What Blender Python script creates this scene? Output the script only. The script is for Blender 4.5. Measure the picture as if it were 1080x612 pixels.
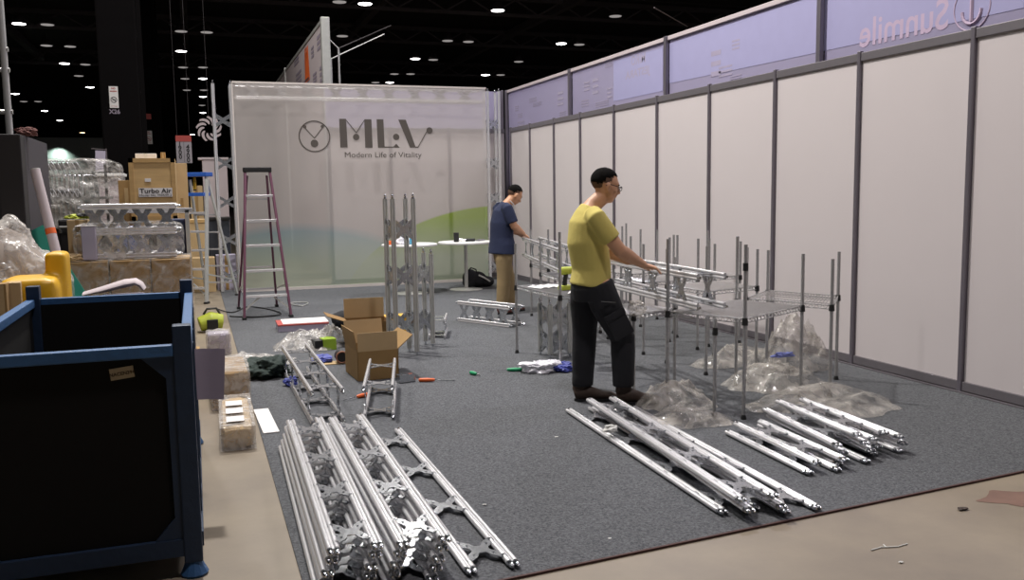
import bpy, bmesh, math, random
import numpy as np
from mathutils import Vector, Matrix, Euler, noise
random.seed(7)
for o in list(bpy.data.objects): bpy.data.objects.remove(o, do_unlink=True)
SC = bpy.context.scene
COL = SC.collection
R = math.radians
PI = math.pi

# ------------------------------------------------------------------ camera (1080x612 frame)
FPX, CAM_H = 950.0, 1.52
def _basis(vp=(204., 207.), roll=-0.0145):
    d = np.array([vp[0]-540, vp[1]-306, FPX]); Y = d/np.linalg.norm(d)
    q = np.array([vp[0]+1000-540, vp[1]+1000*roll-306, FPX])
    n = np.cross(d, q); n /= np.linalg.norm(n)
    if n[1] > 0: n = -n
    return np.array([np.cross(Y, n), Y, n])
RB = _basis()
cam_d = bpy.data.cameras.new('camera'); cam = bpy.data.objects.new('camera', cam_d); COL.objects.link(cam)
cam_d.sensor_fit = 'HORIZONTAL'; cam_d.sensor_width = 36; cam_d.lens = 36*FPX/1080
cam_d.clip_start = .05; cam_d.clip_end = 300
m3 = Matrix(((RB[0][0], -RB[0][1], -RB[0][2]), (RB[1][0], -RB[1][1], -RB[1][2]), (RB[2][0], -RB[2][1], -RB[2][2])))
cam.matrix_world = Matrix.Translation((0, 0, CAM_H)) @ m3.to_4x4()
SC.camera = cam
def ray(px, py): return RB @ np.array([px-540, py-306, FPX])
def fl(px, py, z=0.):                      # a point seen in the photograph, on the level z
    r = ray(px, py); t = (z-CAM_H)/r[2]; return Vector((r[0]*t, r[1]*t, z))
def aty(px, py, y):                        # the same on the upright plane at distance y
    r = ray(px, py); t = y/r[1]; return Vector((r[0]*t, y, CAM_H+r[2]*t))
def atx(px, py, x):
    r = ray(px, py); t = x/r[0]; return Vector((x, r[1]*t, CAM_H+r[2]*t))

# ------------------------------------------------------------------ light and exposure
SC.view_settings.view_transform = 'Standard'; SC.view_settings.look = 'None'
SC.view_settings.gamma = 1; SC.view_settings.use_curve_mapping = False
SC.view_settings.exposure = 0.0
W = bpy.data.worlds.new('hall_ambient'); SC.world = W; W.use_nodes = True
W.node_tree.nodes['Background'].inputs[0].default_value = (.95, .96, 1.0, 1)
W.node_tree.nodes['Background'].inputs[1].default_value = .05
LK = .33
def area(name, loc, size, power, col=(1, .95, .9), target=None, spread=180):
    l = bpy.data.lights.new(name, 'AREA'); l.shape = 'DISK'; l.size = size; l.energy = power*LK; l.color = col
    l.spread = R(spread)
    o = bpy.data.objects.new(name, l); COL.objects.link(o); o.location = loc
    d = Vector(target if target else (loc[0], loc[1], 0))-Vector(loc)
    o.rotation_euler = d.to_track_quat('-Z', 'Y').to_euler(); return o
WARM = (1, .955, .92)
area('high_bay_and_backlight', (0.6, 9.5, 9.2), .5, 2900, WARM, (3.2, 6, 0))
area('high_bay_and_backlight', (1.6, 2.0, 9.2), .6, 900, (1, .91, .92), (3, 5, 0))
area('high_bay_and_backlight', (3.2, 14.0, 9.2), .6, 950, (.98, 1, .88), (3.6, 11.5, 0))
area('high_bay_and_backlight', (-3.0, 10.0, 9.2), .9, 900, WARM, (-.5, 10, 0))
area('high_bay_and_backlight', (-1.5, 17.5, 9.2), .9, 900, WARM)
area('high_bay_and_backlight', (9.5, 7.0, 9.2), .9, 900, (.9, .88, 1))  # backlight for the lavender fabric, standing for the neighbouring booth's lamps
area('high_bay_and_backlight', (8.2, 14.5, 8.6), .9, 1100, (.95, .92, 1), (5.6, 14, 2.5))  # extra backlight, added to lighten the far part of the lavender fabric
area('high_bay_and_backlight', (4.5, 21.0, 9.2), .9, 1300, (1, .96, .92))
area('high_bay_and_backlight', (-8, 24, 9.2), .9, 700, WARM)
area('hall_wall_wash_light', tuple(aty(62, 155.5, 61.2)), .4, 150, (.75, 1, .9), tuple(aty(62, 174, 61.65)), 120)

# ------------------------------------------------------------------ materials
def lin(h):
    h = h.lstrip('#'); c = [int(h[i:i+2], 16)/255 for i in (0, 2, 4)]
    return tuple(x/12.92 if x <= .04045 else ((x+.055)/1.055)**2.4 for x in c)+(1,)
def base(name):
    m = bpy.data.materials.new(name); m.use_nodes = True
    n = m.node_tree.nodes; return m, n, m.node_tree.links, n['Principled BSDF']
def mat(name, col, rough=.6, metal=0., var=.12, scale=8., bump=0., bscale=60., emit=0., spec=.5, stretch=None):
    m, n, l, b = base(name)
    c = lin(col) if isinstance(col, str) else tuple(col)+(1,)
    b.inputs['Roughness'].default_value = rough; b.inputs['Metallic'].default_value = metal
    b.inputs['Specular IOR Level'].default_value = spec
    tc = n.new('ShaderNodeTexCoord'); mp = n.new('ShaderNodeMapping'); l.new(tc.outputs['Object'], mp.inputs[0])
    if stretch: mp.inputs['Scale'].default_value = stretch
    nz = n.new('ShaderNodeTexNoise'); nz.inputs['Scale'].default_value = scale; nz.inputs['Detail'].default_value = 4
    l.new(mp.outputs[0], nz.inputs['Vector'])
    mx = n.new('ShaderNodeMix'); mx.data_type = 'RGBA'
    mx.inputs[6].default_value = tuple(x*(1-var) for x in c[:3])+(1,)
    mx.inputs[7].default_value = tuple(min(1, x*(1+var)) for x in c[:3])+(1,)
    l.new(nz.outputs['Fac'], mx.inputs[0]); l.new(mx.outputs[2], b.inputs['Base Color'])
    if bump:
        n2 = n.new('ShaderNodeTexNoise'); n2.inputs['Scale'].default_value = bscale; n2.inputs['Detail'].default_value = 3
        l.new(mp.outputs[0], n2.inputs['Vector'])
        bp = n.new('ShaderNodeBump'); bp.inputs['Strength'].default_value = bump; bp.inputs['Distance'].default_value = .02
        l.new(n2.outputs['Fac'], bp.inputs['Height']); l.new(bp.outputs[0], b.inputs['Normal'])
    if emit:
        b.inputs['Emission Color'].default_value = c; b.inputs['Emission Strength'].default_value = emit
    return m
def film(name, col, clear, rough=.2, bump=.6, bscale=14., wrinkle=True):
    """thin clear plastic: mostly see-through, milky, with crumpled gloss"""
    m, n, l, b = base(name)
    b.inputs['Base Color'].default_value = lin(col); b.inputs['Roughness'].default_value = rough
    b.inputs['Specular IOR Level'].default_value = .8
    tc = n.new('ShaderNodeTexCoord'); nz = n.new('ShaderNodeTexNoise'); nz.inputs['Scale'].default_value = bscale
    nz.inputs['Detail'].default_value = 3; nz.inputs['Distortion'].default_value = 1.2
    l.new(tc.outputs['Object'], nz.inputs['Vector'])
    bp = n.new('ShaderNodeBump'); bp.inputs['Strength'].default_value = bump; bp.inputs['Distance'].default_value = .03
    l.new(nz.outputs['Fac'], bp.inputs['Height']); l.new(bp.outputs[0], b.inputs['Normal'])
    t = n.new('ShaderNodeBsdfTransparent'); mx = n.new('ShaderNodeMixShader')
    rp = n.new('ShaderNodeMapRange'); rp.inputs[1].default_value = .35; rp.inputs[2].default_value = .7
    rp.inputs[3].default_value = max(0, clear-.25); rp.inputs[4].default_value = min(1, clear+.2)
    l.new(nz.outputs['Fac'], rp.inputs[0]); l.new(rp.outputs[0], mx.inputs[0])
    l.new(b.outputs[0], mx.inputs[1]); l.new(t.outputs[0], mx.inputs[2])
    l.new(mx.outputs[0], n['Material Output'].inputs[0]); return m
M = {}
M['alu'] = mat('brushed_aluminium', '#e2e2e4', .27, .62, .05, 30, stretch=(1, 1, 1))
M['alu_dull'] = mat('matt_aluminium', '#bfc0bc', .36, .45, .08, 20)
M['plate'] = mat('stamped_plate', '#b9bcc0', .2, .8, .08, 14, .06, 25)
M['chrome'] = mat('chrome', '#b8b8b8', .24, .65, .1, 80, .3, 160)
M['wire'] = mat('chrome_wire', '#c0bfbe', .25, .65, .1, 40)
M['black'] = mat('black_plastic', '#141416', .5)
M['steel'] = mat('bolt_steel', '#c9ccd0', .2, 1, .1)
M['wallp'] = mat('white_laminate_panel', '#c4bdbd', .55, 0, .02, 3)
M['post'] = mat('anodised_post', '#77727a', .4, .6, .06, 20)
M['rail'] = mat('anodised_rail', '#706c70', .45, .4, .06, 20)
M['concrete'] = None
M['white'] = mat('white_plastic', '#dcdcda', .45, 0, .03)
M['paper'] = mat('white_paper', '#d8d6d4', .8, 0, .03)
M['card'] = mat('corrugated_cardboard', '#927549', .85, 0, .12, 10)
M['card_in'] = mat('cardboard_inside', '#86683f', .9, 0, .15, 10)
M['card_lt'] = mat('pale_cardboard', '#b39a72', .85, 0, .1, 8)
M['wood'] = mat('crate_plywood', '#c2a26e', .75, 0, .15, 5, .1, 20, stretch=(1, 1, 8))
M['wood_dk'] = mat('crate_batten', '#b08f5c', .75, 0, .15, 5, stretch=(1, 1, 8))
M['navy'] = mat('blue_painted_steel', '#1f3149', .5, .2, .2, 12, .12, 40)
M['navy_top'] = mat('lighter_blue_paint', '#355d8a', .5, .1, .25, 14, .15, 50)  # lighter blue for the bin's top rails and feet
M['binblack'] = mat('black_panel_board', '#0a0806', .75, 0, .2, 5, spec=.25)
M['grey_steel'] = mat('grey_steel', '#7a7a78', .5, .4, .2, 8)
M['film'] = film('clear_stretch_film', '#dcd8d2', .68, .18, .9, 10)
M['bag'] = film('clear_poly_bag', '#d0cbc2', .70, .14, .8, 6)
M['film2'] = film('thin_stretch_film', '#e2dfda', .84, .15, .9, 9)
M['bagw'] = film('milky_poly_bag', '#e6e6ee', .12, .3, .5, 20)
M['dark'] = mat('dark_grey_panel', '#211f20', .7, 0, .15, 3)
M['dark2'] = mat('dark_fascia', '#1a1718', .6, 0, .15, 3)
M['ceil'] = mat('black_ceiling', '#2d282b', .9, 0, .3, 1.5)
M['beam'] = mat('black_steelwork', '#5a5356', .8, .0, .2, 3)
M['column'] = mat('black_column_paint', '#0b090a', .85, 0, .2, 2, spec=.08)
M['pipe'] = mat('grey_conduit', '#4a4648', .5, .4, .1)
M['fabric'] = None
M['lampon'] = mat('lit_lamp_lens', (1, .96, .95), .5, 0, 0, emit=9)
M['lampdim'] = mat('dim_lamp_lens', (.62, .58, .56), .5, 0, 0, emit=.45)
M['lampwarm'] = mat('warm_lamp_lens', (1, .72, .4), .5, 0, 0, emit=6)
M['skin'] = mat('skin', '#c99877', .5, 0, .06, 30)
M['skin2'] = mat('skin_navy_man', '#c2916f', .5, 0, .06, 30)  # skin tone of the man in navy
M['stubble'] = mat('clipped_hair', '#5b4335', .8, 0, .25, 120)
M['hair'] = mat('short_black_hair', '#0d0b09', .95, 0, .3, 80, .5, 200, spec=.15)
M['yellow_tee'] = mat('yellow_cotton', '#cbbc68', .9, 0, .06, 6, .25, 12)
M['navy_tee'] = mat('navy_cotton', '#1d2642', .9, 0, .08, 8, .25, 12)
M['trouser'] = mat('black_work_trousers', '#17181d', .85, 0, .15, 10, .3, 14)
M['khaki'] = mat('khaki_cotton', '#8d7a58', .9, 0, .08, 10, .35, 14)
M['boot'] = mat('brown_boot_leather', '#38291f', .7, 0, .3, 20, .3, 40)
M['shoe'] = mat('brown_red_shoe', '#6b4038', .7)
M['purple'] = mat('plum_fibreglass', '#5d3348', .5, 0, .08)
M['blue'] = mat('blue_plastic', '#2a57a8', .45)
M['yellow'] = mat('yellow_plastic', '#d5a51e', .4, 0, .12, 6, .3, 8)
M['teal'] = mat('teal_board', '#2f9a86', .6)
M['orange'] = mat('orange_plastic', '#e0672c', .45)
M['green'] = mat('green_plastic', '#1f9a66', .45)
M['lime'] = mat('lime_tool_plastic', '#a9b43a', .5)
M['limepack'] = mat('lime_box_print', '#8fae2c', .6)
M['darkgreen'] = mat('dark_green_fabric', '#26332f', .9, 0, .3, 12, .4, 30)
M['blackfab'] = mat('black_fabric', '#15161b', .85, 0, .2, 20)
M['red'] = mat('red_print', '#a8453f', .6)
M['lav'] = mat('lavender_box', '#a9a3b5', .6)
M['violet'] = mat('violet_paper', '#968c9c', .8, 0, .05)
M['bluebag'] = mat('blue_printed_bag', '#3f4a9c', .5, 0, .3, 12, .3, 20)
M['ink'] = mat('dark_print', '#4d4742', .7, 0, .03)
M['inkblack'] = mat('black_print', '#221f20', .7)
M['rubber'] = mat('black_rubber', '#1a1a1b', .6)
M['sticker'] = mat('cream_sticker', '#b3a284', .7, 0, .1, 20)
M['litter'] = mat('white_litter', '#cfcfca', .7)
M['flagw'] = mat('printed_panel', '#b9aeb0', .7, 0, .05, 2)
M['flagp'] = mat('grey_print', '#8d8492', .7)
M['pink'] = mat('pink_print', '#b3a0b6', .7)
M['lilac'] = mat('lilac_print', '#9896ba', .7, 0, .04)
M['greyp'] = mat('grey_lilac_print', '#9a92a8', .7)

def mk_concrete():
    m, n, l, b = base('sealed_concrete'); b.inputs['Roughness'].default_value = .5
    tc = n.new('ShaderNodeTexCoord')
    a = n.new('ShaderNodeTexNoise'); a.inputs['Scale'].default_value = .9; a.inputs['Detail'].default_value = 8; a.inputs['Roughness'].default_value = .65
    l.new(tc.outputs['Object'], a.inputs['Vector'])
    cr = n.new('ShaderNodeValToRGB'); l.new(a.outputs['Fac'], cr.inputs[0])
    cr.color_ramp.elements[0].position = .3; cr.color_ramp.elements[0].color = lin('#70665a')
    cr.color_ramp.elements[1].position = .72; cr.color_ramp.elements[1].color = lin('#8f836f')
    l.new(cr.outputs[0], b.inputs['Base Color'])
    f = n.new('ShaderNodeTexNoise'); f.inputs['Scale'].default_value = 40; l.new(tc.outputs['Object'], f.inputs['Vector'])
    bp = n.new('ShaderNodeBump'); bp.inputs['Strength'].default_value = .08; l.new(f.outputs['Fac'], bp.inputs['Height']); l.new(bp.outputs[0], b.inputs['Normal'])
    return m
M['concrete'] = mk_concrete()
def mk_carpet():
    m, n, l, b = base('grey_carpet_pile'); b.inputs['Roughness'].default_value = .95; b.inputs['Specular IOR Level'].default_value = .15
    tc = n.new('ShaderNodeTexCoord')
    a = n.new('ShaderNodeTexNoise'); a.inputs['Scale'].default_value = 78; a.inputs['Detail'].default_value = 6; a.inputs['Roughness'].default_value = .85
    l.new(tc.outputs['Object'], a.inputs['Vector'])
    cr = n.new('ShaderNodeValToRGB'); l.new(a.outputs['Fac'], cr.inputs[0])
    cr.color_ramp.elements[0].position = .32; cr.color_ramp.elements[0].color = lin('#24262a')
    cr.color_ramp.elements[1].position = .70; cr.color_ramp.elements[1].color = lin('#7b7d80')
    l.new(cr.outputs[0], b.inputs['Base Color'])
    bp = n.new('ShaderNodeBump'); bp.inputs['Strength'].default_value = .5; bp.inputs['Distance'].default_value = .01
    l.new(a.outputs['Fac'], bp.inputs['Height']); l.new(bp.outputs[0], b.inputs['Normal']); return m
M['carpet'] = mk_carpet()
def mk_cloth(name, grad=None, col='#b0aaca', clear=.0, transl=.5):
    """stretched display fabric: part see-through, part lit from behind"""
    m, n, l, b = base(name); b.inputs['Roughness'].default_value = .8; b.inputs['Base Color'].default_value = lin(col)
    tr = n.new('ShaderNodeBsdfTranslucent'); tr.inputs[0].default_value = lin(col)
    if grad:
        c = grad(n, l); l.new(c, b.inputs['Base Color']); l.new(c, tr.inputs[0])
    mx = n.new('ShaderNodeMixShader'); mx.inputs[0].default_value = transl
    l.new(b.outputs[0], mx.inputs[1]); l.new(tr.outputs[0], mx.inputs[2])
    out = mx
    if clear:
        t = n.new('ShaderNodeBsdfTransparent'); m2 = n.new('ShaderNodeMixShader'); m2.inputs[0].default_value = clear
        l.new(mx.outputs[0], m2.inputs[1]); l.new(t.outputs[0], m2.inputs[2]); out = m2
    l.new(out.outputs[0], n['Material Output'].inputs[0]); return m
def hills(n, l):
    """the printed landscape: a green hill rising to the right over a pale blue one (object space of the banner: x across, z up)"""
    tc = n.new('ShaderNodeTexCoord'); sx = n.new('ShaderNodeSeparateXYZ'); l.new(tc.outputs['Object'], sx.inputs[0])
    def math_(op, a, bb=None):
        k = n.new('ShaderNodeMath'); k.operation = op
        for i, v in enumerate((a, bb)):
            if v is None: continue
            if isinstance(v, (int, float)): k.inputs[i].default_value = v
            else: l.new(v, k.inputs[i])
        return k.outputs[0]
    def ell(cx, cz, rx, rz, soft):
        a = math_('DIVIDE', math_('SUBTRACT', sx.outputs[0], cx), rx); c = math_('DIVIDE', math_('SUBTRACT', sx.outputs[2], cz), rz)
        d = math_('ADD', math_('MULTIPLY', a, a), math_('MULTIPLY', c, c))
        mr = n.new('ShaderNodeMapRange'); l.new(d, mr.inputs[0]); mr.inputs[1].default_value = 1; mr.inputs[2].default_value = 1-soft
        return mr.outputs[0]
    def mixc(fac, a, bb):
        k = n.new('ShaderNodeMix'); k.data_type = 'RGBA'; l.new(fac, k.inputs[0])
        for i, v in ((6, a), (7, bb)):
            if isinstance(v, str): k.inputs[i].default_value = lin(v)
            else: l.new(v, k.inputs[i])
        return k.outputs[2]
    up = n.new('ShaderNodeMapRange'); l.new(sx.outputs[2], up.inputs[0]); up.inputs[1].default_value = .45; up.inputs[2].default_value = 1.1
    blue = mixc(up.outputs[0], '#bccab8', '#a0b7c2')
    green = mixc(up.outputs[0], '#bccab0', '#98b82c')
    c = mixc(ell(1.5, -.6, 2.7, 1.68, .16), '#cfc8c4', blue)
    return mixc(ell(5.0, -.6, 2.9, 1.9, .03), c, green)
M['banner'] = mk_cloth('printed_sheer_fabric', hills, clear=.42, transl=.35)
M['fabric'] = mk_cloth('backlit_lavender_fabric', None, '#b9b3cc', .0, .5)

# ------------------------------------------------------------------ mesh building
class MB:
    def __init__(s): s.v = []; s.f = []; s.mi = []; s.k = 0
    def add(s, vs, fs, mx=None):
        o = len(s.v)
        s.v += [tuple(mx @ Vector(p)) if mx else tuple(p) for p in vs]
        s.f += [tuple(i+o for i in f) for f in fs]; s.mi += [s.k]*len(fs); return s
    def box(s, c, d, rot=None, mx=None, bev=0.):
        x, y, z = d[0]/2, d[1]/2, d[2]/2
        if bev:
            b = min(bev, x*.9, y*.9, z*.9); pts = []
            bm = bmesh.new(); bmesh.ops.create_cube(bm, size=1)
            for v in bm.verts: v.co = Vector((v.co.x*d[0], v.co.y*d[1], v.co.z*d[2]))
            bmesh.ops.bevel(bm, geom=bm.edges[:], offset=b, segments=2, affect='EDGES', profile=.6)
            bm.verts.index_update(); vs = [v.co.copy() for v in bm.verts]; fs = [[v.index for v in f.verts] for f in bm.faces]; bm.free()
        else:
            vs = [(-x, -y, -z), (x, -y, -z), (x, y, -z), (-x, y, -z), (-x, -y, z), (x, -y, z), (x, y, z), (-x, y, z)]
            fs = [(0, 3, 2, 1), (4, 5, 6, 7), (0, 1, 5, 4), (1, 2, 6, 5), (2, 3, 7, 6), (3, 0, 4, 7)]
        m = Matrix.Translation(c)
        if rot is not None: m = m @ (rot.to_4x4() if isinstance(rot, Matrix) else Euler(rot).to_matrix().to_4x4())
        return s.add(vs, fs, mx @ m if mx else m)
    def b2(s, a, b, bev=0.):
        a, b = Vector(a), Vector(b); return s.box((a+b)/2, [abs(q) for q in (b-a)], bev=bev)
    def bar(s, a, b, w, h, up=(0, 0, 1), bev=0.):
        a, b = Vector(a), Vector(b); d = (b-a); L = d.length; d.normalize(); u = Vector(up)
        x = d.cross(u)
        if x.length < 1e-4: x = d.cross(Vector((1, 0, 0)))
        x.normalize(); u = x.cross(d)
        m = Matrix((x, d, u)).transposed().to_4x4(); m.translation = (a+b)/2
        return s.box((0, 0, 0), (w, L, h), mx=m, bev=bev)
    def tube(s, pts, r, n=8, cap=True, closed=False):
        pts = [Vector(p) for p in pts]; N = len(pts); rs = r if isinstance(r, (list, tuple)) else [r]*N
        vs = []; prev = None
        for i, p in enumerate(pts):
            if closed: t = pts[(i+1) % N]-pts[i-1]
            else: t = pts[min(i+1, N-1)]-pts[max(i-1, 0)]
            t.normalize()
            if prev is None:
                a = t.orthogonal().normalized()
            else:
                a = prev-t*prev.dot(t)
                a = a.normalized() if a.length > 1e-5 else t.orthogonal().normalized()
            prev = a; b = t.cross(a)
            for k in range(n):
                q = 2*PI*(k+.5)/n; vs.append(p+(a*math.cos(q)+b*math.sin(q))*rs[i])
        fs = []
        for i in range(N if closed else N-1):
            for k in range(n):
                j = (i+1) % N; fs.append((i*n+k, i*n+(k+1) % n, j*n+(k+1) % n, j*n+k))
        if cap and not closed: fs += [tuple(range(n))[::-1], tuple((N-1)*n+k for k in range(n))]
        return s.add(vs, fs)
    def cyl(s, a, b, r, n=12): return s.tube([a, b], r, n)
    def loft(s, secs, n=16, side=(0, 1, 0)):
        """secs: (centre, radius along side, radius across); sections stand across the path"""
        P = [Vector(q[0]) for q in secs]; N = len(P); vs = []; side = Vector(side)
        for i in range(N):
            t = (P[min(i+1, N-1)]-P[max(i-1, 0)]).normalized()
            a = side-t*side.dot(t); a = a.normalized() if a.length > 1e-4 else t.orthogonal().normalized(); b = t.cross(a)
            for k in range(n):
                q = 2*PI*k/n; vs.append(P[i]+a*math.cos(q)*secs[i][1]+b*math.sin(q)*secs[i][2])
        fs = [(i*n+k, i*n+(k+1) % n, (i+1)*n+(k+1) % n, (i+1)*n+k) for i in range(N-1) for k in range(n)]
        fs += [tuple(range(n))[::-1], tuple((N-1)*n+k for k in range(n))]
        return s.add(vs, fs)
    def ell(s, c, r, rot=None, nu=16, nv=10):
        m = Matrix.Translation(c)
        if rot is not None: m = m @ Euler(rot).to_matrix().to_4x4()
        vs = [(0, 0, -r[2])]; fs = []
        for j in range(1, nv):
            th = -PI/2+PI*j/nv
            for i in range(nu):
                ph = 2*PI*i/nu; vs.append((r[0]*math.cos(th)*math.cos(ph), r[1]*math.cos(th)*math.sin(ph), r[2]*math.sin(th)))
        vs.append((0, 0, r[2])); last = len(vs)-1
        for i in range(nu):
            fs.append((0, 1+(i+1) % nu, 1+i)); fs.append((last, last-nu+i, last-nu+(i+1) % nu))
            for j in range(nv-2):
                a = 1+j*nu; fs.append((a+i, a+(i+1) % nu, a+nu+(i+1) % nu, a+nu+i))
        return s.add(vs, fs, m)
    def lathe(s, prof, n=24, mx=None):
        vs = [(r*math.cos(2*PI*k/n), r*math.sin(2*PI*k/n), z) for r, z in prof for k in range(n)]
        fs = [(i*n+k, i*n+(k+1) % n, (i+1)*n+(k+1) % n, (i+1)*n+k) for i in range(len(prof)-1) for k in range(n)]
        fs += [tuple(range(n))[::-1], tuple((len(prof)-1)*n+k for k in range(n))]
        return s.add(vs, fs, mx)
    def prism(s, poly, h, mx=None):
        """flat outline in x,y raised by h in z (centred)"""
        n = len(poly); vs = [(x, y, -h/2) for x, y in poly]+[(x, y, h/2) for x, y in poly]
        fs = [tuple(range(n))[::-1], tuple(range(n, 2*n))]+[(i, (i+1) % n, n+(i+1) % n, n+i) for i in range(n)]
        return s.add(vs, fs, mx)
    def build(s, name, m, parent=None, smooth=False, loc=None):
        me = bpy.data.meshes.new(name); me.from_pydata(s.v, [], s.f); me.update()
        for q in (m if isinstance(m, (list, tuple)) else [m]): me.materials.append(q)
        if isinstance(m, (list, tuple)): me.polygons.foreach_set('material_index', s.mi)
        bm = bmesh.new(); bm.from_mesh(me); bmesh.ops.recalc_face_normals(bm, faces=bm.faces[:]); bm.to_mesh(me); bm.free()
        if smooth:
            me.polygons.foreach_set('use_smooth', [True]*len(me.polygons))
            try: me.set_sharp_from_angle(angle=R(40))
            except Exception: pass
        o = bpy.data.objects.new(name, me); COL.objects.link(o)
        if parent: o.parent = parent
        if loc is not None: o.location = loc
        return o
def face_xz(c=(0, 0, 0), rz=0., tilt=0.):     # local x across, local y up, local z towards the viewer (-y)
    return Matrix.Translation(c) @ Matrix.Rotation(rz, 4, 'Z') @ Matrix.Rotation(PI/2+tilt, 4, 'X')
def tag(o, label=None, cat=None, group=None, kind=None):
    if label: o['label'] = label
    if cat: o['category'] = cat
    if group: o['group'] = group
    if kind: o['kind'] = kind
    return o
def thing(name, label, cat, loc=(0, 0, 0), rz=0., group=None):
    o = bpy.data.objects.new(name, None); COL.objects.link(o); o.location = loc; o.rotation_euler = (0, 0, rz)
    o.empty_display_size = .05
    return tag(o, label, cat, group)
def struct(o): o['kind'] = 'structure'; return o
def dup(root, label, loc=None, rot=None, group=None):
    def rec(o, par):
        c = o.copy(); COL.objects.link(c)
        if par: c.parent = par
        for ch in list(KIDS.get(o.name, [])) or [q for q in o.children]: rec(ch, c)
        return c
    r = rec(root, None); r['label'] = label
    if group: r['group'] = group
    if loc is not None: r.location = loc
    if rot is not None: r.rotation_euler = rot
    return r
KIDS = {}
def text_mesh(s, size, name, m, parent, mx, extrude=.0006, align='CENTER', sx=1., bold=0.):
    cu = bpy.data.curves.new('t', 'FONT'); cu.body = s; cu.size = size; cu.align_x = align; cu.align_y = 'CENTER'; cu.extrude = extrude
    cu.offset = bold; cu.resolution_u = 3
    to = bpy.data.objects.new('t', cu); COL.objects.link(to)
    dg = bpy.context.evaluated_depsgraph_get(); me = bpy.data.meshes.new_from_object(to.evaluated_get(dg))
    bpy.data.objects.remove(to, do_unlink=True); bpy.data.curves.remove(cu)
    me.transform(mx @ Matrix.Diagonal((sx, 1, 1, 1))); me.materials.clear(); me.materials.append(m); me.name = name
    o = bpy.data.objects.new(name, me); COL.objects.link(o)
    if parent: o.parent = parent
    return o
def organic(mb, name, m, parent, voxel=.008, smooth=6, sub=None):
    """fuse overlapping tapered pieces into one continuous skin"""
    o = mb.build(name, m)
    r = o.modifiers.new('r', 'REMESH'); r.mode = 'VOXEL'; r.voxel_size = voxel; r.use_smooth_shade = True
    s = o.modifiers.new('s', 'SMOOTH'); s.factor = .5; s.iterations = smooth
    dg = bpy.context.evaluated_depsgraph_get(); me = bpy.data.meshes.new_from_object(o.evaluated_get(dg))
    o.modifiers.clear(); old = o.data; o.data = me; bpy.data.meshes.remove(old); me.name = name
    if not me.materials: me.materials.append(m)
    me.polygons.foreach_set('use_smooth', [True]*len(me.polygons))
    if parent: o.parent = parent
    return o
def crumple(name, m, size, seed=0, amp=.25, freq=3., res=5, flat=True, parent=None, loc=None, lobes=1.):
    """a crumpled sheet or sack: a ball pushed in and out in sharp folds, its underside settled on the floor"""
    bm = bmesh.new(); bmesh.ops.create_icosphere(bm, subdivisions=res, radius=1)
    off = Vector((seed*7.3, seed*3.1, seed*1.7))
    for v in bm.verts:
        p = v.co.copy(); n1 = noise.noise(p*freq*.5+off); n2 = abs(noise.noise(p*freq+off*2)); n3 = abs(noise.noise(p*freq*2.3+off*3))
        k = 1+amp*lobes*1.4*n1-amp*1.1*n2+amp*.6*(n3-.3)
        q = p*k; q = Vector((q.x*size[0], q.y*size[1], q.z*size[2]))
        if flat: q.z = max(q.z+size[2]*.55, .004+.004*n2)
        v.co = q
    me = bpy.data.meshes.new(name); bm.to_mesh(me); bm.free(); me.materials.append(m)
    me.polygons.foreach_set('use_smooth', [res > 4]*len(me.polygons))
    o = bpy.data.objects.new(name, me); COL.objects.link(o)
    if parent: o.parent = parent
    if loc is not None: o.location = loc
    return o

def drape(name, m, size, seed=0, res=(40, 90), freq=3.2, rough=1., loc=None, parent=None, lean=0.):
    """a limp plastic bag or sheet lying on the floor: one thin skin with an uneven outline and sharp soft folds"""
    nr, na = res; off = Vector((seed*5.7, seed*2.3, seed*1.1)); vs = [(0, 0, 0)]; fs = []
    for i in range(1, nr+1):
        for k in range(na):
            a = 2*PI*k/na; rr = i/nr; d = Vector((math.cos(a), math.sin(a), 0))
            out = 1+.32*noise.noise(d*1.4+off)+.12*noise.noise(d*4+off)
            p = d*rr*out; env = (1-rr**2.2)
            f1 = 1-abs(noise.noise(p*freq*.45+off))*2.0; f2 = 1-abs(noise.noise(p*freq*1.1+off*2))*2.2; f3 = noise.noise(p*freq*3.2+off)
            z = env*(.34+.48*max(f1, 0)+.17*max(f2, -.3)*rough+.03*f3)+.02*max(f2, 0)*(1-env)
            vs.append((p.x*size[0]+lean*max(z, 0)*size[2], p.y*size[1], max(z, 0)*size[2]+.003))
    f0 = Vector((0, 0, 0)); vs[0] = (lean*size[2]*.8, 0, sum(v[2] for v in vs[1:na+1])/na)
    for k in range(na):
        fs.append((0, 1+k, 1+(k+1) % na))
        for i in range(nr-1):
            a = 1+i*na; fs.append((a+k, a+na+k, a+na+(k+1) % na, a+(k+1) % na))
    mb = MB(); mb.add(vs, fs); o = mb.build(name, m, parent, False, loc)
    o.data.polygons.foreach_set('use_smooth', [True]*len(o.data.polygons)); return o
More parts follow.
